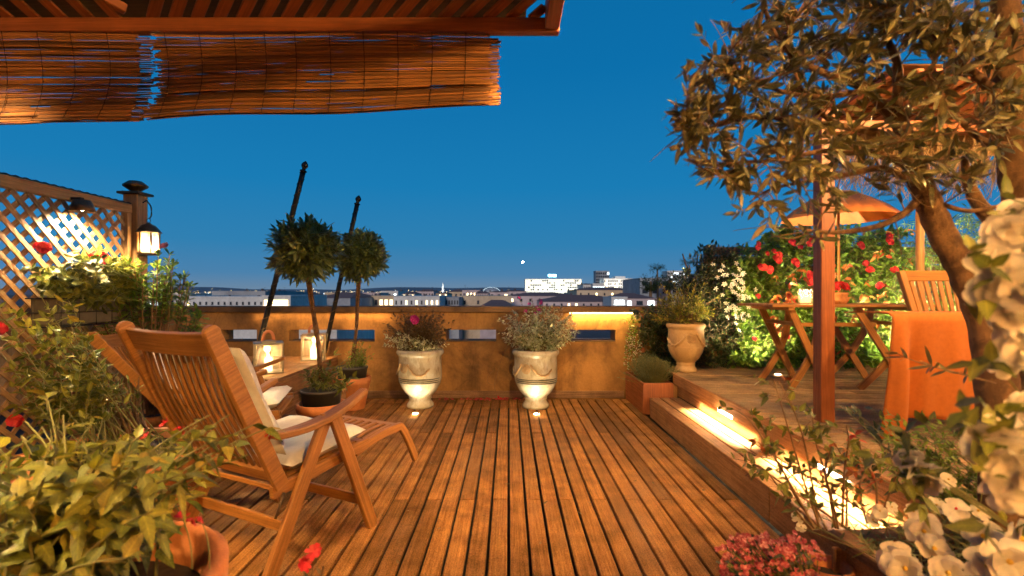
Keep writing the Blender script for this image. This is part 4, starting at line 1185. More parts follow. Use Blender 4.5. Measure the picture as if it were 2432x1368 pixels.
lb = LB()
for i in range(46):
    p = np.array([RNG.uniform(-1.0, 1.35), RNG.uniform(1.5, 5.8), .006]); lb.add(p, (RNG.normal(), RNG.normal(), .15), (RNG.normal(0, .2), RNG.normal(0, .2), 1), RNG.uniform(.02, .045), .014)
mb = MB(); lb.to(mb, LANCE, droop=0); tag(obj('fallen_leaves', mb, M['bronze_leaf']), 'small dry leaves scattered over the deck boards', 'leaves', kind='stuff')

# --- foliage on the lattice
t = plant('hibiscus', 'red-flowered hibiscus growing in the trough hung on the lattice', 'plant', (FX + .15, 3.5, 1.2)); s, lb, fl_ = MB(), LB(), LB()
bush(s, lb, (FX + .15, 3.5, 1.19), (FX + .20, 3.5, 1.34), (.17, .44, .23), 125, 13, .075, .046, .9, .003, shell=.2, rootspread=.12, floor=1.06)
its = []
for px, py, Y in ((228, 612, 3.55), (252, 616, 3.62), (95, 582, 3.2), (240, 655, 3.6), (236, 610, 3.58)):
    its.append((near(P(px, py, Y), 2, .01), (.8, -.6, .2), .045, 1))
fin(t, s, (('foliage', lb, M['green_b'], dict(st=OVATE)),), M['stem_green'])
blooms(t, 'flower', its, M['red_fl'], tilt=.5)
t = plant('whorled_shrub', 'light green shrub with whorled leaves and a faded bloom beside the lattice post', 'shrub', (-2.62, 3.75, .4)); s, lb, fl_ = MB(), LB(), LB()
base = Vector((-2.62, 3.75, .35))
for px, py in ((390, 610), (372, 640), (345, 660), (330, 700), (440, 670), (452, 690), (410, 690), (365, 700), (300, 690), (315, 730), (350, 740), (285, 740), (400, 650), (270, 720), (240, 740), (260, 690), (330, 640), (388, 668), (470, 745), (455, 760), (300, 620), (290, 770)):
    for k in range(3):
        tip = P(px + RNG.normal(0, 8), py + RNG.normal(0, 8), 3.72 + RNG.normal(0, .06))
        c = curve(base + Vector((RNG.normal(0, .03), RNG.normal(0, .03), 0)), tip, (.0, 0, -.12), 8); s.tube(c, np.linspace(.006, .003, 8), 5, cap=False)
        cc = c[5:]; spray(lb, cc, 30, .075, .024, .95, .2, .3, .5, whorl=5)
for k in range(3): flower(fl_, P(391, 582 + k*3, 3.72), (0, -.6, .8), .032, 6, .8, .6)
fin(t, s, (('foliage', lb, M['green_c'], dict(st=OBOV)), ('bloom', fl_, M['pink_fl'], dict(st=PETAL))))
tpot('terracotta_pot', 'terracotta pot under the whorled shrub by the lattice post', (-2.62, 3.75, 0), .17, .12, .36, M['terra_old'], None, soil=.33)
# tall shrub in the mid pot
P2 = Vector((-1.90, 2.45, 0))
tpot('terracotta_pot', 'wide old terracotta pot between the big foreground pot and the lattice', P2, .37, .27, .50, M['terra_old'], None, .03, soil=.45)
t = plant('leafy_shrub', 'tall leafy shrub with upright stems rising in front of the lattice', 'shrub', P2 + Vector((0, 0, .45))); s, lb, l2, fl_ = MB(), LB(), LB(), LB()
for i in range(46):
    px, py = (RNG.uniform(10, 215), RNG.uniform(745, 985)) if i % 5 else (RNG.uniform(-60, 190), RNG.uniform(690, 800))
    Y = RNG.uniform(2.35, 2.85)
    a = P2 + Vector((RNG.normal(-.05, .10), RNG.normal(0, .1), .45)); c = curve(a, P(px, py, Y), (RNG.normal(0, .06), 0, .06), 8); s.tube(c, np.linspace(.0035, .0012, 8), 5, cap=False)
    spray(lb if i % 3 else l2, c, 22, .062, .027, .9, .35, .45, .45)
its = [(near(P(px, py, 2.5), 3, .008), (.5, -1, .3), .03, 1) for px, py in ((6, 780), (36, 1000))]
fin(t, s, (('foliage', lb, M['green_b'], dict(st=OVATE)), ('young_foliage', l2, M['green_a'], dict(st=OVATE))), M['stem_green'])
blooms(t, 'flower', its, M['red_fl'])
t = plant('grass_tuft', 'tuft of narrow strap leaves over the rim of the wide old pot', 'plant', P2 + Vector((.05, -.1, .45))); lb = LB(); s = MB()
for i in range(150):
    a = P2 + Vector((RNG.uniform(-.2, .28), RNG.uniform(-.25, .2), .46)); d = Vector((RNG.normal(0, .5), RNG.normal(0, .5), 1)); lb.add(tuple(a), tuple(d), (d.y, -d.x, .3), RNG.uniform(.12, .26), .010)
fin(t, s, (('foliage', lb, M['green_b'], dict(st=LANCE, droop=.7)),))
t = plant('twiggy_shrub', 'bare-stemmed twiggy shrub between the wide old pot and the tipped-back chair', 'shrub', (-1.98, 2.95, .0)); s, lb = MB(), LB()
for i in range(34):
    a = Vector((-2.0 + RNG.normal(0, .05), 2.72 + RNG.normal(0, .05), .45)); c = curve(a, P(RNG.uniform(190, 330), RNG.uniform(880, 990), RNG.uniform(2.65, 2.9)), (RNG.normal(0, .05), 0, -.05), 8)
    s.tube(c, np.linspace(.008, .003, 8), 5, cap=False); spray(lb, c, 10, .05, .014, .7, .5)
fin(t, s, (('foliage', lb, M['green_b'], dict(st=LANCE)),))
# small clay pots behind the lattice foot
for i, (px, py, lab) in enumerate(((92, 1085, 'pale clay pot low at the frame edge behind the big leaves'), )):
    c = G(60, 1105, .18); tpot('clay_pot', lab, (c.x, c.y, 0), .09, .06, .24, M['terra_old'], soil=.2)

# --- the big foreground pot and its drooping plant
P1 = Vector((-1.045, 1.17, 0))
tpot('terracotta_pot', 'big round terracotta pot in the near corner full of drooping leaves', P1, .345, .24, .575, M['terra'], None, .038, soil=.47)
t = plant('fuchsia', 'drooping yellow-green plant with red tubular flowers in the big near pot', 'plant', P1 + Vector((0, 0, .47))); s, lb, l2, fl_ = MB(), LB(), LB(), LB()
def big(tipx, tipy, Y, n, lbx):
    a = P1 + Vector((RNG.normal(-.03, .07), RNG.normal(.0, .07), .47)); tip = P(tipx, tipy, Y)
    c = curve(a, tip, ((tip.x - a.x)*-.1, 0, .10), 9); s.tube(c, np.linspace(.0042, .0018, 9), 5, cap=False)
    spray(lbx, c, int(n*1.35), .066, .030, 1.05, .3, .45, .6); return c
for i in range(92):
    px = RNG.uniform(-40, 500); top = 1010 + max(0, (abs(px - 290) - 180))*.25
    px = px if RNG.random() < .35 else px*.82; big(px, RNG.uniform(top, 1330 if px < 380 else 1130), RNG.uniform(.98, 1.42), 13, lb if i % 3 else l2)
for px, py, Y in ((470, 1180, 1.3), (450, 1130, 1.3), (480, 1150, 1.34), (430, 1200, 1.2), (500, 1120, 1.36), (500, 985, 1.42), (545, 985, 1.42), (600, 1010, 1.44), (640, 1015, 1.44), (560, 1055, 1.4), (470, 1010, 1.42), (590, 1080, 1.4), (520, 1040, 1.4), (430, 1075, 1.4), (150, 985, 1.3), (110, 940, 1.35), (60, 1000, 1.3)):
    big(px, py, Y, 8, lb)
its = []
for px, py, Y in ((648, 1030, 1.44), (436, 1235, 1.15), (395, 1005, 1.45), (345, 1035, 1.4), (20, 1160, 1.2), (425, 1015, 1.42), (465, 1230, 1.15)):
    its.append((near(P(px, py, Y), 2, .006), (RNG.normal(0, .4), -.5, RNG.normal(0, .6)), .017, 1))
for px, py in ((436, 1240), (478, 1232)):
    s.tube(curve(P(px + 20, 1352, 1.12), P(px, py + 6, 1.15), (.01, 0, .02)), .0016, 4, cap=False)
fin(t, s, (('foliage', lb, M['green_a'], dict(st=OVATE, droop=.45, fold=.2)), ('dark_foliage', l2, M['green_b'], dict(st=OVATE, droop=.45))), M['stem_green'])
blooms(t, 'flower', its, M['red_fl'], 6, .4, .6)
t = plant('red_flower_sprig', 'small red-flowered sprig standing up beside the chair leg near the frame bottom', 'plant', G(745, 1480, 0)); s, lb, fl_ = MB(), LB(), LB()
rt = Vector((-.60, 1.42, .0)); 
for px, py in ((745, 1330), (722, 1350), (768, 1345), (735, 1366), (790, 1375)):
    tip = P(px, py, 1.46); c = curve(rt, tip, (0, 0, .05), 7); s.tube(c, .003, 4, cap=False); spray(lb, c, 8, .05, .02, .8, .6)
its = [(near(P(px, py, 1.45), 2, .005), (RNG.normal(0, .3), -.6, .6), .024, 1) for px, py in ((748, 1312), (722, 1338))]
fin(t, s, (('foliage', lb, M['bronze_leaf'], dict(st=OVATE)),))
blooms(t, 'flower', its, M['red_fl'], 7, .4, .5)
tpot('clay_pot', 'small clay pot of the red-flowered sprig at the frame bottom', rt, .10, .07, .17, M['terra'], soil=.14)

# --- planter box in the near right corner
pl = thing('garden_planter', 'weathered wooden planter with thick rim, full of flowers under the olive tree', 'planter', (1.45, 1.25, 0))
A, Bc = Vector((1.075, 1.68, .45)), Vector((1.20, .72, .45))
fw = (Bc - A).normalized(); sdv = Vector((-fw.y, fw.x, 0))
if sdv.x < 0: sdv = -sdv
D_ = 1.0
def pb(u, v, z): return A + fw*u + sdv*v + Vector((0, 0, z - .45))
mb = MB(); L_ = (Bc - A).length
mb.beam(pb(-.02, .03, .434), pb(L_, .03, .434), .075, .032); mb.beam(pb(.018, .07, .433), pb(.018, D_, .433), .075, .03)
obj('rim', mb, M['oldwood'], pl, .005)
mb = MB()
for z in (.06, .17, .28, .385): mb.beam(pb(0, .03, z - .01), pb(L_, .03, z - .01), .026, .10); mb.beam(pb(.013, .045, z - .011), pb(.013, D_, z - .011), .026, .10)
mb.beam(pb(.03, .005, 0), pb(.03, .005, .416), .05, .02, (0, 1, 0)); obj('side_board', mb, M['step'], pl, .004)
mb = MB(); mb.add([tuple(pb(.03, .05, .40)), tuple(pb(L_, .05, .40)), tuple(pb(L_, D_, .40)), tuple(pb(.03, D_, .40))], [[3, 2, 1, 0]]); obj('soil', mb, M['soil'], pl)
# low greenery in the planter
t = plant('ground_cover', 'fine dark green cover filling the weathered planter under the white flowers', 'plant', pb(.4, .4, .4)); s, lb = MB(), LB()
for i in range(560):
    a = pb(RNG.uniform(.0, L_), RNG.uniform(.03, .85), .40); tip = a + Vector((RNG.normal(-.01, .07), RNG.normal(0, .07), RNG.uniform(.03, .16)))
    c = curve(a, tip, (0, 0, .03), 5); s.tube(c, .0015, 3, cap=False); spray(lb, c, 13, .034, .008, .8, .15, .4)
fin(t, s, (('foliage', lb, M['grey_green'], dict(st=LOWL, low=True)),), M['stem_green'])
# white single flowers
t = plant('white_flowers', 'large flat white blooms with yellow centres over the rim of the weathered planter', 'flowers', pb(.5, .3, .4)); s, lb, l2 = MB(), LB(), LB()
for px, py, Y, r in ((2195, 1262, 1.28, .052), (2215, 1305, 1.22, .055), (2130, 1325, 1.2, .05), (2150, 1350, 1.15, .05), (2335, 1275, 1.18, .055), (2395, 1335, 1.05, .06), (2250, 1362, 1.1, .05), (2345, 1345, 1.1, .05), (2195, 1240, 1.32, .04), (2265, 1205, 1.45, .034), (2222, 1200, 1.46, .03), (2090, 1215, 1.5, .028), (2115, 1205, 1.5, .026), (2320, 1215, 1.42, .034), (1895, 1228, 1.72, .024), (1902, 1252, 1.72, .02), (2420, 1280, 1.1, .055), (2250, 1140, 1.5, .03), (2070, 1235, 1.55, .026), (2170, 1215, 1.5, .028)):
    c = P(px, py, Y); n_ = (RNG.normal(-.15, .3), -.75, RNG.uniform(.35, 1.0))
    r *= .78; q = LB(); flower(q, c, n_, r*1.08, 6, .74, .16, 2 if r > .036 else 1)
    m_ = MB(); q.to(m_, ROUND, cup=.14, fold=.06, wav=.14); bl_ = obj('bloom', m_, M['white_fl'], t)
    nn_ = Vector(n_).normalized(); m_ = MB(); m_.blob(Vector(c) + nn_*.006, r*.13, r*.13, r*.13, 8, 6); obj('flower_centre', m_, M['yellow_c'], bl_)
    root = pb(RNG.uniform(.2, .8), RNG.uniform(.1, .5), .4); cv = curve(root, Vector(c) - nn_*.004, (0, 0, .03), 6); s.tube(cv, .0022, 4, cap=False); spray(l2, cv, 5, .05, .02, .9, .2)
fin(t, s, (('foliage', l2, M['green_b'], dict(st=OVATE)),), M['stem_green'])
# pink-white catharanthus flower with a red eye
t = plant('red_eyed_flower', 'pale pink flower with a red eye between the planter and the olive trunk', 'flower', P(2266, 1205, 1.55)); lb, s = LB(), MB(); c = P(2268, 1208, 1.40)
flower(lb, c, (-.1, -1, .4), .034, 5, 1.0, .1); s.tube(curve(pb(.2, .3, .4), c), .002, 4)
mb = MB(); mb.blob(Vector(c) + Vector((0, -.004, .002)), .004, .003, .004, 8, 6)
fin(t, s, (('petals', lb, M['white_fl'], dict(st=PETAL)),), M['stem_green']); obj('eye', mb, M['red_c'], t)
# ruffled blooms close to the lens
def ruffle(name, label, specs, root):
    t = plant(name, label, 'flower', specs[0][0]); s, lb, l2 = MB(), LB(), LB()
    for c, r, n_, lay in specs:
        q = LB()
        for tl, kk, sc_ in ((.02, 6, .92), (.40, 5, .80), (.85, 5, .58)): flower(q, Vector(c) + Vector(nrm(n_))*.01*tl, (n_[0] + RNG.normal(0, .3), n_[1], n_[2] + RNG.normal(0, .3)), r*sc_, kk, .80, tl, 1)
        m_ = MB(); q.to(m_, ROUND, cup=.10, fold=.05, wav=.2); obj('bloom', m_, M['white_fl'], t); s.tube(curve(root, Vector(c) + Vector((.01, .03, 0)), (0, .05, 0), 7), .0018, 5, cap=False)
    for k in range(13):
        c = specs[k % len(specs)][0]; a = Vector(c) + Vector((RNG.normal(0, .02), .02, RNG.normal(0, .03))); spray(l2, curve(a, a + Vector((RNG.normal(-.02, .03), -.02, RNG.normal(0, .03)))), 3, .05, .022, .8)
    fin(t, s, (('foliage', l2, M['green_b'], dict(st=OVATE)),), M['stem_green'])
rr = pb(.7, .45, .42)
ruffle('ruffled_bloom', 'tall head of ruffled cream blooms in front of the olive trunk beside the orange throw',
       [(P(px, py, Y), r, (RNG.normal(-.3, .25), -1, RNG.normal(.1, .25)), 3) for px, py, Y, r in ((2395, 545, .86, .040), (2420, 500, .9, .034), (2350, 620, .84, .040), (2405, 650, .82, .044), (2340, 690, .85, .038), (2400, 730, .82, .044), (2425, 590, .88, .045), (2370, 760, .85, .036), (2400, 800, .86, .036), (2420, 830, .84, .036), (2385, 860, .88, .026), (2430, 690, .8, .045))], rr)
ruffle('ruffled_bloom', 'big ruffled cream bloom low in front of the olive trunk, largest single flower',
       [(P(px, py, Y), r, (RNG.normal(-.35, .2), -1, RNG.normal(.15, .2)), 3) for px, py, Y, r in ((2375, 1060, .78, .046), (2420, 1120, .76, .05), (2340, 1030, .8, .034), (2425, 1040, .8, .045), (2395, 1160, .77, .04), (2425, 960, .9, .03))], rr)
ruffle('ruffled_bloom', 'cream bloom seen from behind above the weathered planter rim',
       [(P(2180, 1108, 1.1), .045, (-.5, .3, .5), 2), (P(2205, 1130, 1.1), .04, (-.3, -.3, -.5), 2), (P(2165, 1090, 1.12), .034, (-.7, -.2, .6), 2)], pb(.5, .5, .42))
# rose stems
t = plant('rose_bush', 'sparse rose bush with thorny stems before the lit step', 'shrub', pb(.05, .2, .42)); s, lb, au = MB(), LB(), LB()
paths = [[(1935, 1255), (1860, 1120), (1790, 1010), (1752, 975)], [(1950, 1260), (1905, 1130), (1870, 1010), (1838, 905)], [(1945, 1255), (1920, 1100), (1895, 1000), (1850, 905)], [(1965, 1260), (1915, 1170), (1850, 1100), (1785, 1080)], [(1985, 1255), (1960, 1130), (1935, 1040), (1930, 990)], [(2000, 1250), (2005, 1120), (2015, 1050), (2010, 1010)], [(2010, 1250), (2012, 1140), (2020, 1100)], [(2080, 1240), (2080, 1150), (2050, 1090), (2040, 1040)], [(2090, 1235), (2120, 1150), (2140, 1110)], [(1930, 1260), (1880, 1200), (1810, 1110), (1770, 1130)], [(1940, 1255), (1890, 1180), (1850, 1100), (1800, 1050)], [(1990, 1255), (1975, 1180), (1960, 1120), (1975, 1060)], [(2060, 1245), (2040, 1160), (2070, 1100), (2105, 1075)]]
for k, pth in enumerate(paths):
    Y0 = 1.66 + .02*(k % 4); c = smooth_path([P(x, y, Y0 - .05*i*(k % 3 - 1)) for i, (x, y) in enumerate(pth)], 6)
    s.tube(c, np.linspace(.0042, .0018, len(c)), 5, cap=False)
    for j in range(3, len(c) - 1, 2):
        a = Vector(c[j]); e = a + Vector((RNG.normal(-.01, .05), RNG.normal(0, .04), RNG.normal(.025, .03))); cc = curve(a, e, (0, 0, .01), 5); s.tube(cc, .0012, 3, cap=False)
        spray(lb if RNG.random() < .85 else au, cc, 5, .035, .019, .9, .3, .4)
    for j in range(2, len(c)): 
        a = Vector(c[j]); s.tube([a, a + Vector((RNG.normal(0, .006), -.002, RNG.normal(.002, .004)))], [.0016, .0004], 3, cap=False)
fin(t, s, (('foliage', lb, M['green_b'], dict(st=OVATE)), ('young_foliage', au, M['autumn'], dict(st=OVATE))))
for a_, lab, n, reg, L, W, mat, Y in (('oregano', 'airy light green sprays with tiny pale flowers before the orange throw', 46, (2085, 2310, 965, 1160), .03, .012, 'green_c', 1.75),
                                      ('bay_sprig', 'upright dark-leaved sprigs beside the foot of the pergola post', 7, (1990, 2090, 960, 1100), .055, .022, 'green_d', 1.9)):
    t = plant(a_, lab, 'plant', pb(.1, .6, .42)); s, lb = MB(), LB()
    for i in range(n):
        a = pb(RNG.uniform(.0, .25), RNG.uniform(.4, .8), .42); c = curve(a, P(RNG.uniform(reg[0], reg[1]), RNG.uniform(reg[2], reg[3]), Y + RNG.normal(0, .05)), (RNG.normal(0, .04), 0, .04), 9)
        s.tube(c, np.linspace(.0025, .001, 9), 4, cap=False); spray(lb, c, 26 if n > 20 else 14, L, W, .85, .35, .4)
    fin(t, s, (('foliage', lb, M[mat], dict(st=OVATE)),), M['stem_green'])
# pink sedum pot
kp = Vector((.93, 1.50, 0))
tpot('terracotta_pot', 'terracotta pot of the pink clustered flowers beside the weathered planter', kp, .155, .11, .27, M['terra'], None, .02, soil=.24)
t = plant('kalanchoe', 'low mound of pink clustered flowers over dark leaves near the weathered planter', 'flowers', kp + Vector((0, 0, .24))); s, lb, fl_ = MB(), LB(), LB()
for i in range(135):
    px, py = RNG.uniform(1715, 1945), RNG.uniform(1272, 1395); tip = P(px, py + abs(px - 1845)*.12, 1.50 + RNG.normal(-.02, .06))
    c = curve(kp + Vector((RNG.normal(0, .05), RNG.normal(0, .05), .24)), tip, (0, 0, .02), 6); s.tube(c, .0018, 3, cap=False); spray(lb, c, 9, .03, .013, .8, .2)
    if RNG.random() < .72:
        for k in range(6): flower(fl_, tip + Vector(RNG.normal(0, .009, 3)), (RNG.normal(0, .4), -.6, .8), .0085, 5, .9, .4)
fin(t, s, (('foliage', lb, M['green_d'], dict(st=OBOV)), ('flower', fl_, M['pink_fl'], dict(st=PETAL, low=True))), M['stem_green'])
tpot('terracotta_pot', 'tall-rimmed terracotta pot wedged between the pink flowers and the planter', (1.02, 1.62, 0), .075, .06, .38, M['terra'], None, .014, soil=.34)

# --- the olive tree
ol = thing('olive_tree', 'olive tree with two leaning trunks and a loose grey-brown crown over the raised deck', 'tree', (1.62, 1.4, .42))
def wobble(pts, rads, n=11, bumps=.06):
    p = smooth_path(pts, 7); r = np.interp(np.linspace(0, 1, len(p)), np.linspace(0, 1, len(rads)), rads)
    r = r*(1 + bumps*np.sin(np.arange(len(p))*1.7) + bumps*.6*RNG.normal(0, 1, len(p))*.5); return p, r
limbs = []
def limb(name, pix, rads, n=9, bumps=.05):
    pts = [P(x, y, Y) for x, y, Y in pix]; p, r = wobble(pts, rads, n, bumps); mb = MB(); mb.tube(p, r, n); obj(name, mb, M['bark'], ol); limbs.append((p, r)); return p
limb('trunk', [(2420, 1330, 1.42), (2385, 1130, 1.46), (2370, 950, 1.5), (2345, 780, 1.56), (2290, 650, 1.6), (2240, 560, 1.62), (2200, 470, 1.63), (2172, 390, 1.63), (2150, 320, 1.62), (2120, 235, 1.6)], [.075, .06, .053, .047, .041, .039, .037, .031, .024, .016], 14, .05)
limb('trunk', [(2440, 1330, 1.5), (2470, 900, 1.58), (2440, 560, 1.62), (2412, 380, 1.62), (2400, 220, 1.6), (2392, 80, 1.58), (2380, -60, 1.55)], [.08, .06, .052, .048, .045, .040, .03], 14, .05)
bp = [([(2195, 455, 1.63), (2150, 505, 1.6), (2080, 538, 1.58), (1990, 552, 1.56), (1930, 548, 1.55), (1885, 542, 1.55)], [.014, .011, .009, .007, .005, .003]),
      ([(2160, 350, 1.62), (2090, 318, 1.6), (2000, 300, 1.58), (1900, 290, 1.56), (1800, 278, 1.55), (1700, 300, 1.54), (1622, 306, 1.53)], [.018, .014, .011, .009, .006, .004, .0015]),
      ([(2150, 320, 1.62), (2060, 215, 1.6), (1960, 175, 1.6), (1880, 130, 1.6), (1830, 60, 1.6), (1805, -20, 1.6)], [.018, .014, .011, .009, .006, .003]),
      ([(2130, 260, 1.6), (2130, 150, 1.62), (2090, 60, 1.64), (2060, -40, 1.66)], [.016, .013, .009, .005]),
      ([(2185, 440, 1.63), (2100, 400, 1.58), (2010, 415, 1.56), (1920, 430, 1.55), (1830, 450, 1.54), (1780, 480, 1.53)], [.014, .011, .008, .006, .004, .002]),
      ([(2175, 400, 1.63), (2060, 360, 1.55), (1950, 360, 1.5), (1850, 380, 1.48), (1760, 385, 1.47), (1660, 395, 1.46)], [.014, .011, .008, .006, .004, .0015]),
      ([(2060, 215, 1.6), (1950, 230, 1.56), (1850, 215, 1.55), (1760, 175, 1.54), (1690, 150, 1.54)], [.010, .008, .006, .004, .0015]),
      ([(2404, 260, 1.6), (2320, 180, 1.55), (2240, 110, 1.52), (2180, 20, 1.5)], [.018, .013, .009, .005]),
      ([(2410, 350, 1.62), (2330, 330, 1.55), (2250, 250, 1.5), (2200, 170, 1.48)], [.014, .010, .007, .004]),
      ([(2450, 620, 1.63), (2375, 545, 1.66), (2322, 480, 1.68), (2298, 425, 1.68), (2290, 370, 1.66)], [.030, .026, .022, .016, .009]),
      ([(2200, 470, 1.63), (2290, 500, 1.6), (2370, 490, 1.58), (2420, 480, 1.56)], [.008, .007, .006, .005]),
      ([(1990, 300, 1.58), (1930, 250, 1.6), (1890, 180, 1.6), (1870, 100, 1.6), (1900, 20, 1.6)], [.009, .007, .005, .003, .002])]
for pix, rads in bp: limb('branch', pix, rads, 7, .04)
allp = np.concatenate([p for p, r in limbs[2:]]); tw, lb = MB(), LB()
blobs = [(1790, 330, 1.54, 110, 70, 30), (1720, 260, 1.54, 80, 50, 17), (1740, 180, 1.54, 75, 55, 20), (1860, 110, 1.6, 70, 100, 34), (1980, 110, 1.6, 110, 110, 44), (1900, 240, 1.57, 110, 80, 44), (2080, 90, 1.6, 130, 90, 44), (2240, 70, 1.5, 150, 80, 48), (2360, 110, 1.5, 90, 110, 30), (2200, 200, 1.5, 130, 80, 30), (1950, 380, 1.52, 110, 60, 24), (1840, 420, 1.53, 80, 60, 17), (2060, 330, 1.5, 110, 70, 22), (2250, 330, 1.5, 110, 80, 18), (1840, 510, 1.53, 60, 40, 10), (1960, 500, 1.55, 80, 50, 8), (2120, 440, 1.5, 90, 50, 9), (1640, 305, 1.53, 45, 35, 14), (1690, 395, 1.46, 45, 25, 12), (1690, 230, 1.54, 60, 60, 22), (1700, 150, 1.54, 40, 30, 14), (1820, 60, 1.6, 45, 70, 26), (1760, 480, 1.53, 40, 25, 8), (1900, -30, 1.6, 150, 60, 26), (2200, -30, 1.55, 200, 60, 34), (2380, 260, 1.45, 60, 110, 14), (2330, 420, 1.5, 80, 50, 8)]
def near_limb(tip):
    d = np.linalg.norm(allp - np.array(tip), axis=1)
    k = RNG.choice(np.argsort(d)[:14]); return Vector(allp[k])
for px, py, Y, rx, ry, n in blobs:
    for i in range(int(n*(.43 if px < 2000 else .58))):
        tip = P(px + RNG.normal(0, rx*.6), py + RNG.normal(0, ry*.6), Y + RNG.normal(0, .09)); a = near_limb(tip)
        v = tip - a
        if v.length > .30: a = tip - v.normalized()*.30 if v.length > .6 else a
        c = curve(a, tip, (RNG.normal(0, .02), RNG.normal(0, .02), RNG.normal(.01, .025)), 8); tw.tube(c, np.linspace(.0028, .001, 8), 5, cap=False)
        spray(lb, c, int(RNG.integers(7, 11)), .058, .0185, .62, .3, .4, .35)
        for q in range(1):
            j = int(RNG.integers(2, 7)); b = Vector(c[j]); e = b + Vector(nrm(RNG.normal(0, 1, 3)) * RNG.uniform(.04, .11)); cc = curve(b, e, (0, 0, .01), 5)
            tw.tube(cc, np.linspace(.0018, .0008, 5), 4, cap=False); spray(lb, cc, 5, .054, .0175, .6, .3, .4, .35)
# a few bare crossing twigs, and the low sprig in front of the orange throw
for i in range(70):
    a = Vector(allp[RNG.integers(0, len(allp))]); e = a + Vector((max(-.12, RNG.normal(-.02, .12)), RNG.normal(0, .08), RNG.normal(0, .08))); tw.tube(curve(a, e, (0, 0, RNG.normal(0, .03)), 8), np.linspace(.0022, .0008, 8), 4, cap=False)
c = smooth_path([P(2365, 910, 1.44), P(2270, 885, 1.4), P(2180, 860, 1.38), P(2120, 835, 1.37)], 6); tw.tube(c, np.linspace(.003, .001, len(c)), 5); spray(lb, c, 18, .056, .016, .7, .25, .35, .35)
obj('twig', tw, M['twig'], ol); mb = MB(); lb.to(mb, LANCE, .22, .05); obj('crown', mb, M['olive'], ol)
# ================================================================= the city beyond the wall
M['plaster_w'] = patchy('pale_render', (.52, .50, .47), (.60, .58, .54), (.36, .33, .30), .12, .9, .0)
M['plaster_o'] = patchy('ochre_render', (.46, .34, .22), (.55, .42, .28), (.30, .21, .14), .12, .9, .0)
M['plaster_g'] = patchy('grey_render', (.24, .25, .27), (.33, .34, .35), (.15, .15, .16), .1, .9, .0)
M['plaster_p'] = patchy('pinkish_render', (.44, .34, .33), (.52, .41, .40), (.3, .22, .2), .1, .9, .0)
M['roof_tile'] = wood('roof_tiles', (.15, .062, .045), (.27, .12, .085), .85, .2, .3)
M['roof_dark'] = plain('dark_roof', (.06, .05, .055), .85, var=.3, ns=.3)
M['win_warm'] = glow('lit_window', (1, .75, .38), 2.4)
M['win_cool'] = glow('cool_lit_window', (.80, .95, 1.0), 2.2)
M['win_dark'] = plain('dark_window', (.025, .03, .04), .15)
M['facade_lit'] = plain('white_concrete', (.80, .80, .74), .7)
M['city_ground'] = patchy('city_ground', (.035, .035, .04), (.07, .065, .07), (.12, .10, .09), .03, .9, 0)
M['sign_glow'] = glow('roof_sign_glow', (.35, .85, 1), 5)

# ground well below the terrace, and a rise to the right
mb = MB(); mb.add([(-9000, 6.4, -16), (9000, 6.4, -16), (9000, 9000, -14), (-9000, 9000, -14)], [[0, 1, 2, 3]])
mb.add([(-9000, -9000, -16.2), (9000, -9000, -16.2), (9000, 6.3, -16.2), (-9000, 6.3, -16.2)], [[0, 1, 2, 3]])
struct('city_ground', mb, M['city_ground'])
hl_ = MB(); V = []; nx = 90
for j, (yy, zs_) in enumerate(((2600, -14), (3000, 6), (3500, 26), (4200, 30))):
    for i in range(nx):
        x = -5200 + i*120; h = zs_*(1 + .35*math.sin(i*.33 + 1) + .2*math.sin(i*.9))
        V.append((x, yy, h if zs_ > -10 else -14))
hl_.add(V, [[j*nx + i, j*nx + i + 1, (j+1)*nx + i + 1, (j+1)*nx + i] for j in range(3) for i in range(nx - 1)], None, True)
M['hill'] = plain('far_hills', (.10, .13, .16), .95, var=.25, ns=.004)
struct('hills', hl_, M['hill'])

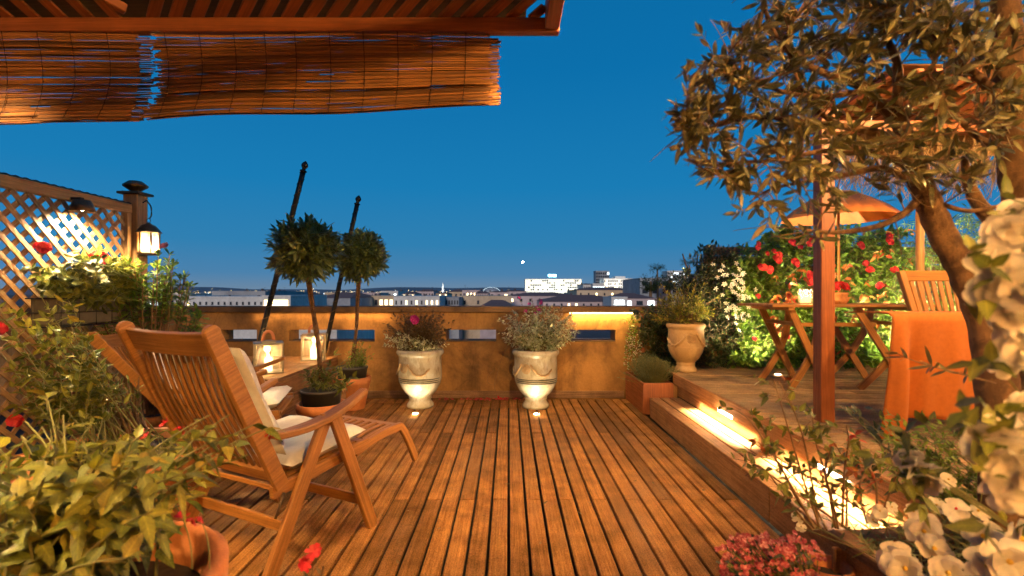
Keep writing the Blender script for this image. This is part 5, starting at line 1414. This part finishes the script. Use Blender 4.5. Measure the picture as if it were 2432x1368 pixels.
def X(px, D): return (px - CX)/F*D
def Z(py, D): return EYE - (py - CY)/F*D
def building(label, p0, p1, pt, D, dep, mat, roof='flat', pb=None, win=None, group=None, cat='building', name='building', roofh=0, floors=0, cols=0, lit=.5, wm='win_warm', wfr=(.55, .5), junk=0):
    x0, x1, zt = X(p0, D), X(p1, D), Z(pt, D); zb = -15.5
    t = thing(name, label, cat, ((x0 + x1)/2, D, zb), group)
    mb = MB(); mb.box(x0, x1, D, D + dep, zb, zt); obj('wall', mb, mat, t)
    k = D/1200.0
    if roof == 'flat':
        mb = MB(); h = max(.15, 2*k); mb.box(x0 - .5*k, x1 + .5*k, D - .5*k, D + dep, zt + .01, zt + h); obj('roof', mb, mat if mat is not M['facade_lit'] else M['plaster_w'], t)
    elif roof == 'hip':
        e = .8*k; hh = roofh*k; ins = min((x1 - x0)*.3, dep*.5)
        mb = MB(); a = [(x0 - e, D - e, zt), (x1 + e, D - e, zt), (x1 + e, D + dep + e, zt), (x0 - e, D + dep + e, zt), (x0 + ins, D + dep/2, zt + hh), (x1 - ins, D + dep/2, zt + hh)]
        def uvq(pts): return [(p[0]*.3, (p[1] + p[2])*.3) for p in pts]
        for q in ([0, 1, 5, 4], [2, 3, 4, 5]): mb.add([a[i] for i in q], [[0, 1, 2, 3]], [uvq([a[i] for i in q])])
        for q in ([1, 2, 5], [3, 0, 4]): mb.add([a[i] for i in q], [[0, 1, 2]], [uvq([a[i] for i in q])])
        mb.add([(p[0], p[1], p[2] - .02) for p in a[:4]], [[3, 2, 1, 0]])
        obj('roof', mb, M['roof_tile'], t)
    if floors:
        vis = zt - Z(pb or 728, D); fh = vis/floors; cw = (x1 - x0)/cols; rnd = random.Random(p0*7 + pt)
        for f_ in range(floors):
            for c_ in range(cols):
                cx_, cz_ = x0 + cw*(c_ + .5), zt - fh*(f_ + .55); w, h = cw*wfr[0]/2, fh*wfr[1]/2
                mb = MB(); mb.add([(cx_ - w, D - .04, cz_ - h), (cx_ + w, D - .04, cz_ - h), (cx_ + w, D - .04, cz_ + h), (cx_ - w, D - .04, cz_ + h)], [[0, 1, 2, 3]])
                mb.box(cx_ - w*1.15, cx_ + w*1.15, D - .12*k - .05, D - .01, cz_ - h - .8*k, cz_ - h - .1*k)
                obj('window', mb, [M[wm] if rnd.random() < lit else M['win_dark']], t)
    if junk:
        rnd = random.Random(p0); rf_ = next(o for o in t.children if o.name.startswith('roof'))
        for i in range(junk):
            mb = MB()
            x = rnd.uniform(x0, x1); h = rnd.uniform(1.5, 7)*k; w = rnd.uniform(1.5, 6)*k; y = D + dep*rnd.uniform(.2, .6)
            if i % 3 == 0: mb.tube([(x, y, zt), (x, y, zt + h*2.2)], .25*k, 5); mb.beam((x - w*.5, y, zt + h*2), (x + w*.5, y, zt + h*2), .3*k, .3*k); nm_ = 'aerial'
            else: mb.box(x, x + w, y, y + w, zt + 1.9*k, zt + 1.9*k + h); nm_ = 'roof_plant'
            obj(nm_, mb, M['roof_dark'], rf_)
    return t
Bd = building
# near roofs first
Bd('long low white block with one bright strip, left of the nearer leaning pole', 425, 628, 708, 46, 12, M['plaster_w'], floors=1, cols=14, lit=.12, wfr=(.3, .3), pb=730, junk=9)
Bd('white rooftop box with a glowing wall behind the nearer leaning pole', 622, 690, 706, 40, 8, M['plaster_w'], floors=1, cols=1, lit=1, wm='win_warm', wfr=(.82, .55), pb=730)
Bd('wide grey block crowded with rooftop plant above the long white block', 503, 630, 693, 95, 20, M['plaster_g'], junk=15)
Bd('dark-roofed house between the bay tree trunks', 742, 832, 708, 60, 14, M['plaster_g'], 'hip', roofh=14, junk=0)
Bd('pale block with a row of lit windows behind the farther bay tree', 840, 935, 705, 70, 14, M['plaster_o'], floors=1, cols=8, lit=.55, pb=728, junk=3)
Bd('pale blue-grey block right of the lit row of windows', 935, 1044, 706, 68, 14, M['plaster_w'], floors=1, cols=9, lit=.3, wfr=(.3, .4), pb=728, junk=9)
Bd('small railed terrace block left of the ochre house', 1044, 1090, 708, 74, 10, M['plaster_g'], floors=1, cols=7, lit=0, pb=726)
Bd('ochre house with small dark openings behind the bronze-leaved shrub', 1088, 1215, 705, 80, 14, M['plaster_o'], floors=1, cols=4, lit=.0, wfr=(.16, .35), pb=728, junk=5)
Bd('dark tiled roof in front of the ochre house', 1140, 1216, 727, 40, 8, M['plaster_p'], 'hip', roofh=13)
Bd('long pinkish house with a tiled roof above the white-leaved shrub', 1205, 1380, 703, 100, 20, M['plaster_p'], 'hip', roofh=9, floors=1, cols=8, lit=.2, wfr=(.25, .35), pb=720, junk=5)
Bd('long terracotta-roofed building across the view, right of the white-leaved shrub', 1290, 1500, 717, 62, 14, M['plaster_p'], 'hip', roofh=16, floors=1, cols=12, lit=.15, wfr=(.25, .4), pb=728, junk=5)
Bd('small white dormer house with lit window by the hedge end', 1452, 1490, 708, 56, 5, M['plaster_w'], floors=1, cols=1, lit=1, wm='win_cool', wfr=(.6, .55), pb=726)
Bd('pink house with steep tiled roof beside the dark climber', 1478, 1560, 709, 58, 12, M['plaster_p'], 'hip', roofh=13, floors=1, cols=3, lit=.3, wm='win_cool', pb=728)
Bd('wide ochre building under the white lit hotel', 1370, 1520, 689, 150, 25, M['plaster_o'], 'hip', roofh=8, floors=1, cols=8, lit=.05, wfr=(.2, .3), pb=706)
Bd('dark-fronted town house with balconies half hidden by the climber', 1520, 1640, 662, 130, 20, M['plaster_g'], floors=2, cols=5, lit=.2, wm='win_cool', pb=700)
Bd('low white house far left behind the faded bloom', 330, 440, 706, 60, 12, M['plaster_w'], floors=1, cols=9, lit=.4, wm='win_cool', pb=728)
Bd('bright blue-lit low building beyond the whorled shrub', 375, 432, 699, 120, 12, M['plaster_w'], floors=1, cols=6, lit=1, wm='win_cool', wfr=(.8, .5), pb=712)
# white hotel with its grid of lit floors
D = 520
ht = Bd('large white lit hotel slab with a grid of windows and a small roof sign', 1248, 1380, 664, D, 40, M['facade_lit'], floors=5, cols=24, lit=.62, wfr=(.68, .5), pb=690)
mb = MB(); mb.box(X(1303, D), X(1322, D), D + 4, D + 6, Z(657, D), Z(651.5, D)); obj('roof_sign', mb, M['sign_glow'], ht)
mb = MB()
for i in range(6): mb.box(X(1248, D) - .6, X(1380, D) + .6, D - 1.6, D - .2, Z(664 + i*5.2, D) - .5, Z(664 + i*5.2, D) + .35)
for i in range(25): mb.box(X(1248 + i*5.5, D) - .28, X(1248 + i*5.5, D) + .28, D - 1.2, D - .25, Z(692, D), Z(664, D) - .55)
obj('balcony', mb, M['facade_lit'], ht)
light('flood', 'AREA', ((X(1248, D) + X(1380, D))/2, D - 26, Z(700, D)), 5200, (.95, 1, .86), ht, target=((X(1248, D) + X(1380, D))/2, D, Z(675, D)), sx=55, sy=6)
tw_ = Bd('dark glass tower block right of the white lit hotel', 1415, 1447, 645, 600, 16, M['plaster_g'], floors=6, cols=6, lit=.25, wm='win_cool', wfr=(.8, .6), pb=690)
h2 = Bd('pale stepped hotel with bright balconies right of the dark tower', 1434, 1502, 663, 480, 22, M['facade_lit'], floors=4, cols=14, lit=.35, wfr=(.55, .5), pb=692)
mb = MB(); mb.box(X(1462, 480), X(1486, 480), 482, 496, Z(663, 480) + .9, Z(656, 480)); obj('penthouse', mb, M['facade_lit'], h2)
light('flood', 'AREA', (X(1468, 480), 462, Z(705, 480)), 3500, (1, .92, .82), h2, target=(X(1468, 480), 480, Z(675, 480)), sx=26, sy=4)
Bd('bright blue low pavilion under the dark glass tower', 1408, 1436, 675, 420, 10, M['plaster_w'], floors=1, cols=5, lit=1, wm='win_cool', wfr=(.7, .4), pb=690)
Bd('distant white building right of the stepped hotel', 1500, 1522, 668, 460, 16, M['plaster_w'], floors=3, cols=4, lit=.5, pb=692)
Bd('hilltop white blocks above the dark climber', 1585, 1640, 645, 600, 20, M['plaster_w'], floors=3, cols=8, lit=.5, wm='win_cool', pb=668)
# white monument and far domed hall
Dm = 900
mo = thing('white_monument', 'slim white lit monument tower on the skyline left of the white-leaved shrub', 'tower', (X(1052, Dm), Dm, -15))
mb = MB(); mb.lathe([(2.6, -15), (2.4, Z(690, Dm)), (1.5, Z(682, Dm)), (1.2, Z(676, Dm)), (.5, Z(672, Dm)), (0, Z(671, Dm))], (X(1052, Dm), Dm, 0), 12); obj('shaft', mb, M['facade_lit'], mo)
light('flood', 'SPOT', (X(1052, Dm) - 6, Dm - 30, -8), 30000, (.85, .95, 1), mo, 1, (X(1052, Dm), Dm, 12), 70)
do = thing('domed_hall', 'distant domed hall outlined by small lights left of the white lit hotel', 'hall', (X(1168, 800), 800, -15))
mb = MB(); mb.lathe([(12, -15), (12, Z(693, 800)), (11, Z(690, 800)), (8.5, Z(687, 800)), (4.5, Z(685, 800)), (0, Z(684, 800))], (X(1168, 800), 800, 0), 24); obj('dome', mb, M['plaster_g'], do)
mb = MB()
for i in range(22):
    a = PI*i/21; mb.blob((X(1168, 800) - 13*math.cos(a), 784, Z(693, 800) + 6.5*math.sin(a)), .3, .3, .3, 6, 4)
obj('light_chain', mb, M['win_cool'], do)
# mid-distance house rows (each its own house)
rnd = random.Random(21); px = 640; i = 0
kinds = ['pale', 'ochre', 'grey', 'pinkish']
spots_ = [(300, 372, 703, 260), (642, 672, 699, 210), (690, 735, 700, 180), (770, 800, 697, 240), (862, 900, 697, 200), (905, 945, 693, 260), (955, 985, 698, 170), (990, 1030, 692, 300), (1035, 1062, 697, 190), (1066, 1100, 693, 320), (1098, 1140, 691, 280), (1128, 1160, 697, 150), (1160, 1210, 694, 340), (1195, 1250, 692, 380), (1385, 1412, 676, 430), (1350, 1400, 697, 200)]
where = ['behind the frayed shrub tips at far left', 'just right of the nearer leaning pole', 'left of the nearer bay tree trunk', 'between the nearer trunk and the farther pole', 'right of the farther pole', 'above the lit row of windows', 'left of the tall aerial', 'under the tall aerial', 'left of the white monument', 'right of the white monument', 'left of the domed hall', 'in front of the domed hall', 'behind the domed hall', 'left of the hotel slab', 'between the hotel slab and the tower', 'below the hotel slab']
for (a, b, tpx, D), wh in zip(spots_, where):
    k = rnd.randrange(4); m_ = [M['plaster_w'], M['plaster_o'], M['plaster_g'], M['plaster_p']][k]
    Bd(f'distant {kinds[k]} house {wh}', a, b, tpx, D, D*.08, m_, 'hip' if rnd.random() < .55 else 'flat', roofh=rnd.uniform(3, 6), floors=1 if D > 250 else 2, cols=rnd.randint(3, 6), lit=.35, wm=rnd.choice(['win_warm', 'win_cool']), wfr=(.4, .4), pb=tpx + 14, junk=4, group='distant houses of the city', name='house', cat='house')
# tiny lights of the far shore
mb = MB()
for i in range(800):
    D = random.uniform(900, 3000); px = random.uniform(250, 1660); py = 694 + random.gauss(1.5, 3.0)
    r = D/1200*random.uniform(.25, .75); mb.blob((X(px, D), D, max(Z(py, D), -13)), r, r, r, 5, 4)
tag(obj('city_lights', mb, M['win_warm']), 'countless tiny lights of the far city along the horizon', 'lights', kind='stuff')
mb = MB()
for i in range(160):
    D = random.uniform(300, 1500); px = random.uniform(360, 1660); py = 697 + random.gauss(2, 3.5)
    r = D/1200*random.uniform(.3, .9); mb.blob((X(px, D), D, max(Z(py, D), -13)), r, r, r, 5, 4)
tag(obj('street_lights', mb, M['win_cool']), 'countless tiny cool street lights among the far houses', 'lights', kind='stuff')
# palms and wooded slope behind the climber
def palm(px, top, D, label):
    x, zt = X(px, D), Z(top, D); t = thing('palm_tree', label, 'tree', (x, D, -15), 'palms on the skyline')
    mb = MB(); mb.tube([(x, D, -15), (x + .1, D, zt*.5), (x, D, zt)], [.35, .25, .2], 7); obj('trunk', mb, M['twig'], t)
    lb = LB()
    for i in range(26):
        a = i*2.4; d = Vector((math.cos(a), math.sin(a), RNG.uniform(-.1, .8))); c = curve((x, D, zt), Vector((x, D, zt)) + d*2.0, (0, 0, .5), 6); spray(lb, c, 16, .8, .09, .7, .15)
    mb = MB(); lb.to(mb, LANCE, droop=.3); obj('crown', mb, M['green_d'], t)
palm(1561, 640, 130, 'small palm on the skyline left of the hilltop white blocks'); palm(1637, 629, 130, 'taller palm on the skyline beside the dark climber')
def crown(px, py, D, r, label):
    x, z = X(px, D), Z(py, D); t = thing('broad_tree', label, 'tree', (x, D, -15), 'trees on the slope')
    mb = MB(); mb.tube([(x, D, -15), (x, D, z)], [.6, .3], 7); s, lb = MB(), LB(); bush(s, lb, (x, D, z - r*1.2), (x, D, z), (r*1.5, r, r), 120, 14, r*.2, r*.09, .9, r*.01)
    obj('trunk', mb, M['twig'], t); mb = MB(); lb.to(mb, OVATE); obj('crown', mb, M['green_d'], t)
for px, py, D, r, lab in ((1545, 668, 110, 2.2, 'dark tree on the slope under the small palm'), (1590, 664, 120, 2.4, 'dark tree on the slope below the hilltop blocks'), (1630, 668, 105, 2.6, 'dark tree on the slope under the taller palm'), (1665, 664, 115, 3, 'dark tree on the slope right of the taller palm')): crown(px, py, D, r, lab)
# evening star low in the sky
mb = MB(); mb.blob(P(1241, 622, 8200), 15, 15, 11, 12, 8); single('evening_star', mb, glow('star_glow', (1, .95, .85), 30), 'bright white point of light low in the sky above the hotel', 'star', org=P(1241, 622, 8200))
mb = MB(); mb.blob(P(1764, 111, 8200), 5, 5, 5, 8, 6); single('evening_star', mb, glow('star_glow_faint', (1, .98, .95), 8), 'faint small star beside the olive crown', 'star', org=P(1764, 111, 8200))

# near roofs seen through the slits
Bd('flat white roof with a pale gable seen through the slit nearest the hedge', 1330, 1520, 803, 18, 8, M['plaster_w'], 'hip', roofh=20)
Bd('grey flat roof seen through the slit behind the lanterns', 640, 800, 790, 20, 7, M['plaster_w'], 'flat')

SKY_MIX = .06; SKY_STR = 1/EXPO; SUN_STR = .85
# ================================================================= sky, sun, lamps, camera
w = bpy.data.worlds.new('World'); SC.world = w; w.use_nodes = True; nt = w.node_tree; nt.nodes.clear()
out = nt.nodes.new('ShaderNodeOutputWorld'); bg = nt.nodes.new('ShaderNodeBackground'); sky = nt.nodes.new('ShaderNodeTexSky')
sky.sky_type = 'NISHITA'; sky.sun_disc = False; sky.sun_elevation = R(-3); sky.sun_rotation = R(180); sky.air_density = 1.0; sky.dust_density = .3; sky.ozone_density = 5.0
# dusk blue: the Nishita sky graded by elevation
sep = nt.nodes.new('ShaderNodeSeparateXYZ'); nt.links.new(texco(nt, 'Generated'), sep.inputs[0])
grad = ramp(nt, sep.outputs[2], [(0, (.17, .26, .37)), (.035, (.075, .235, .44)), (.09, (.032, .230, .475)), (.2, (.010, .215, .495)), (.40, (.003, .170, .435)), (1, (.001, .10, .28))])
tint = mix(nt, SKY_MIX, grad, sky.outputs[0])
nt.links.new(tint, bg.inputs[0]); bg.inputs[1].default_value = SKY_STR; nt.links.new(bg.outputs[0], out.inputs[0])
# the last glow of dusk from behind the house: reaches the city, not the terrace
sun = bpy.data.lights.new('sun', 'SUN'); sun.energy = SUN_STR; sun.angle = R(10); sun.color = (1, .82, .70)
so = bpy.data.objects.new('sun', sun); COL.objects.link(so); so.rotation_euler = Vector((.12, 1, -.21)).to_track_quat('-Z', 'Y').to_euler()
# unseen lights: warm lamps from the house side, a bamboo uplight, and added fills
light('overhead_fill', 'SPOT', (-1.75, .55, 2.5), 260, (1, .64, .27), None, .06, (-1.55, 1.25, .5), 64, .8)  # added spot to brighten the plant in the big near pot
light('unseen_warm_light', 'SPOT', (.15, -.9, 1.6), 85, (1, .50, .15), None, .06, (.9, .9, .95), 52, .7)  # added fill aimed at the cream and white blooms
light('unseen_warm_light', 'POINT', (-3.3, .3, 1.9), 16, (1, .56, .19), None, .08)
light('unseen_warm_light', 'POINT', (1.8, -1.0, 2.7), 330, (1, .54, .17), None, .10)
light('overhead_fill', 'SPOT', (.29, 1.85, 2.46), 225, (1, .60, .23), None, .06, (.15, 4.5, 0), 88, .9)  # added spot to brighten the deck towards the parapet
light('overhead_fill', 'SPOT', (-2.3, 1.7, 2.35), 60, (1, .66, .3), None, .06, (-2.3, 2.7, .7), 80, .8)  # added spot to lift the leafy shrub before the lattice
light('unseen_garden_light', 'SPOT', (4.3, 4.9, .55), 260, (1, .9, .55), None, .03, (4.5, 5.7, 1.5), 130)
light('unseen_garden_light', 'POINT', (4.3, 2.7, 2.2), 60, (1, .60, .24), None, .06)  # added fill for the dark part of the raised deck
light('unseen_garden_light', 'POINT', (2.75, 2.3, 2.4), 120, (1, .58, .21), None, .06)  # added fill for the raised deck and the pergola post

cam = bpy.data.cameras.new('camera'); co = bpy.data.objects.new('camera', cam); COL.objects.link(co); SC.camera = co
co.location = (0, 0, EYE); co.rotation_euler = (R(90), 0, 0)
cam.sensor_width = 36; cam.lens = F/2432*36; cam.shift_x = (1216 - CX)/2432; cam.shift_y = (CY - 684)/2432
cam.clip_start = .05; cam.clip_end = 20000
cam.dof.use_dof = True; cam.dof.focus_distance = 4.0; cam.dof.aperture_fstop = 2.6
SC.view_settings.view_transform = 'Standard'; SC.view_settings.look = 'None'; SC.view_settings.gamma = 1; SC.view_settings.exposure = math.log2(EXPO); SC.view_settings.use_curve_mapping = False
cy = SC.cycles
cy.use_denoising = True; cy.max_bounces = 6; cy.diffuse_bounces = 3; cy.glossy_bounces = 2; cy.transmission_bounces = 4; cy.transparent_max_bounces = 12
cy.sample_clamp_indirect = 4; cy.caustics_reflective = False; cy.caustics_refractive = False; cy.use_light_tree = True
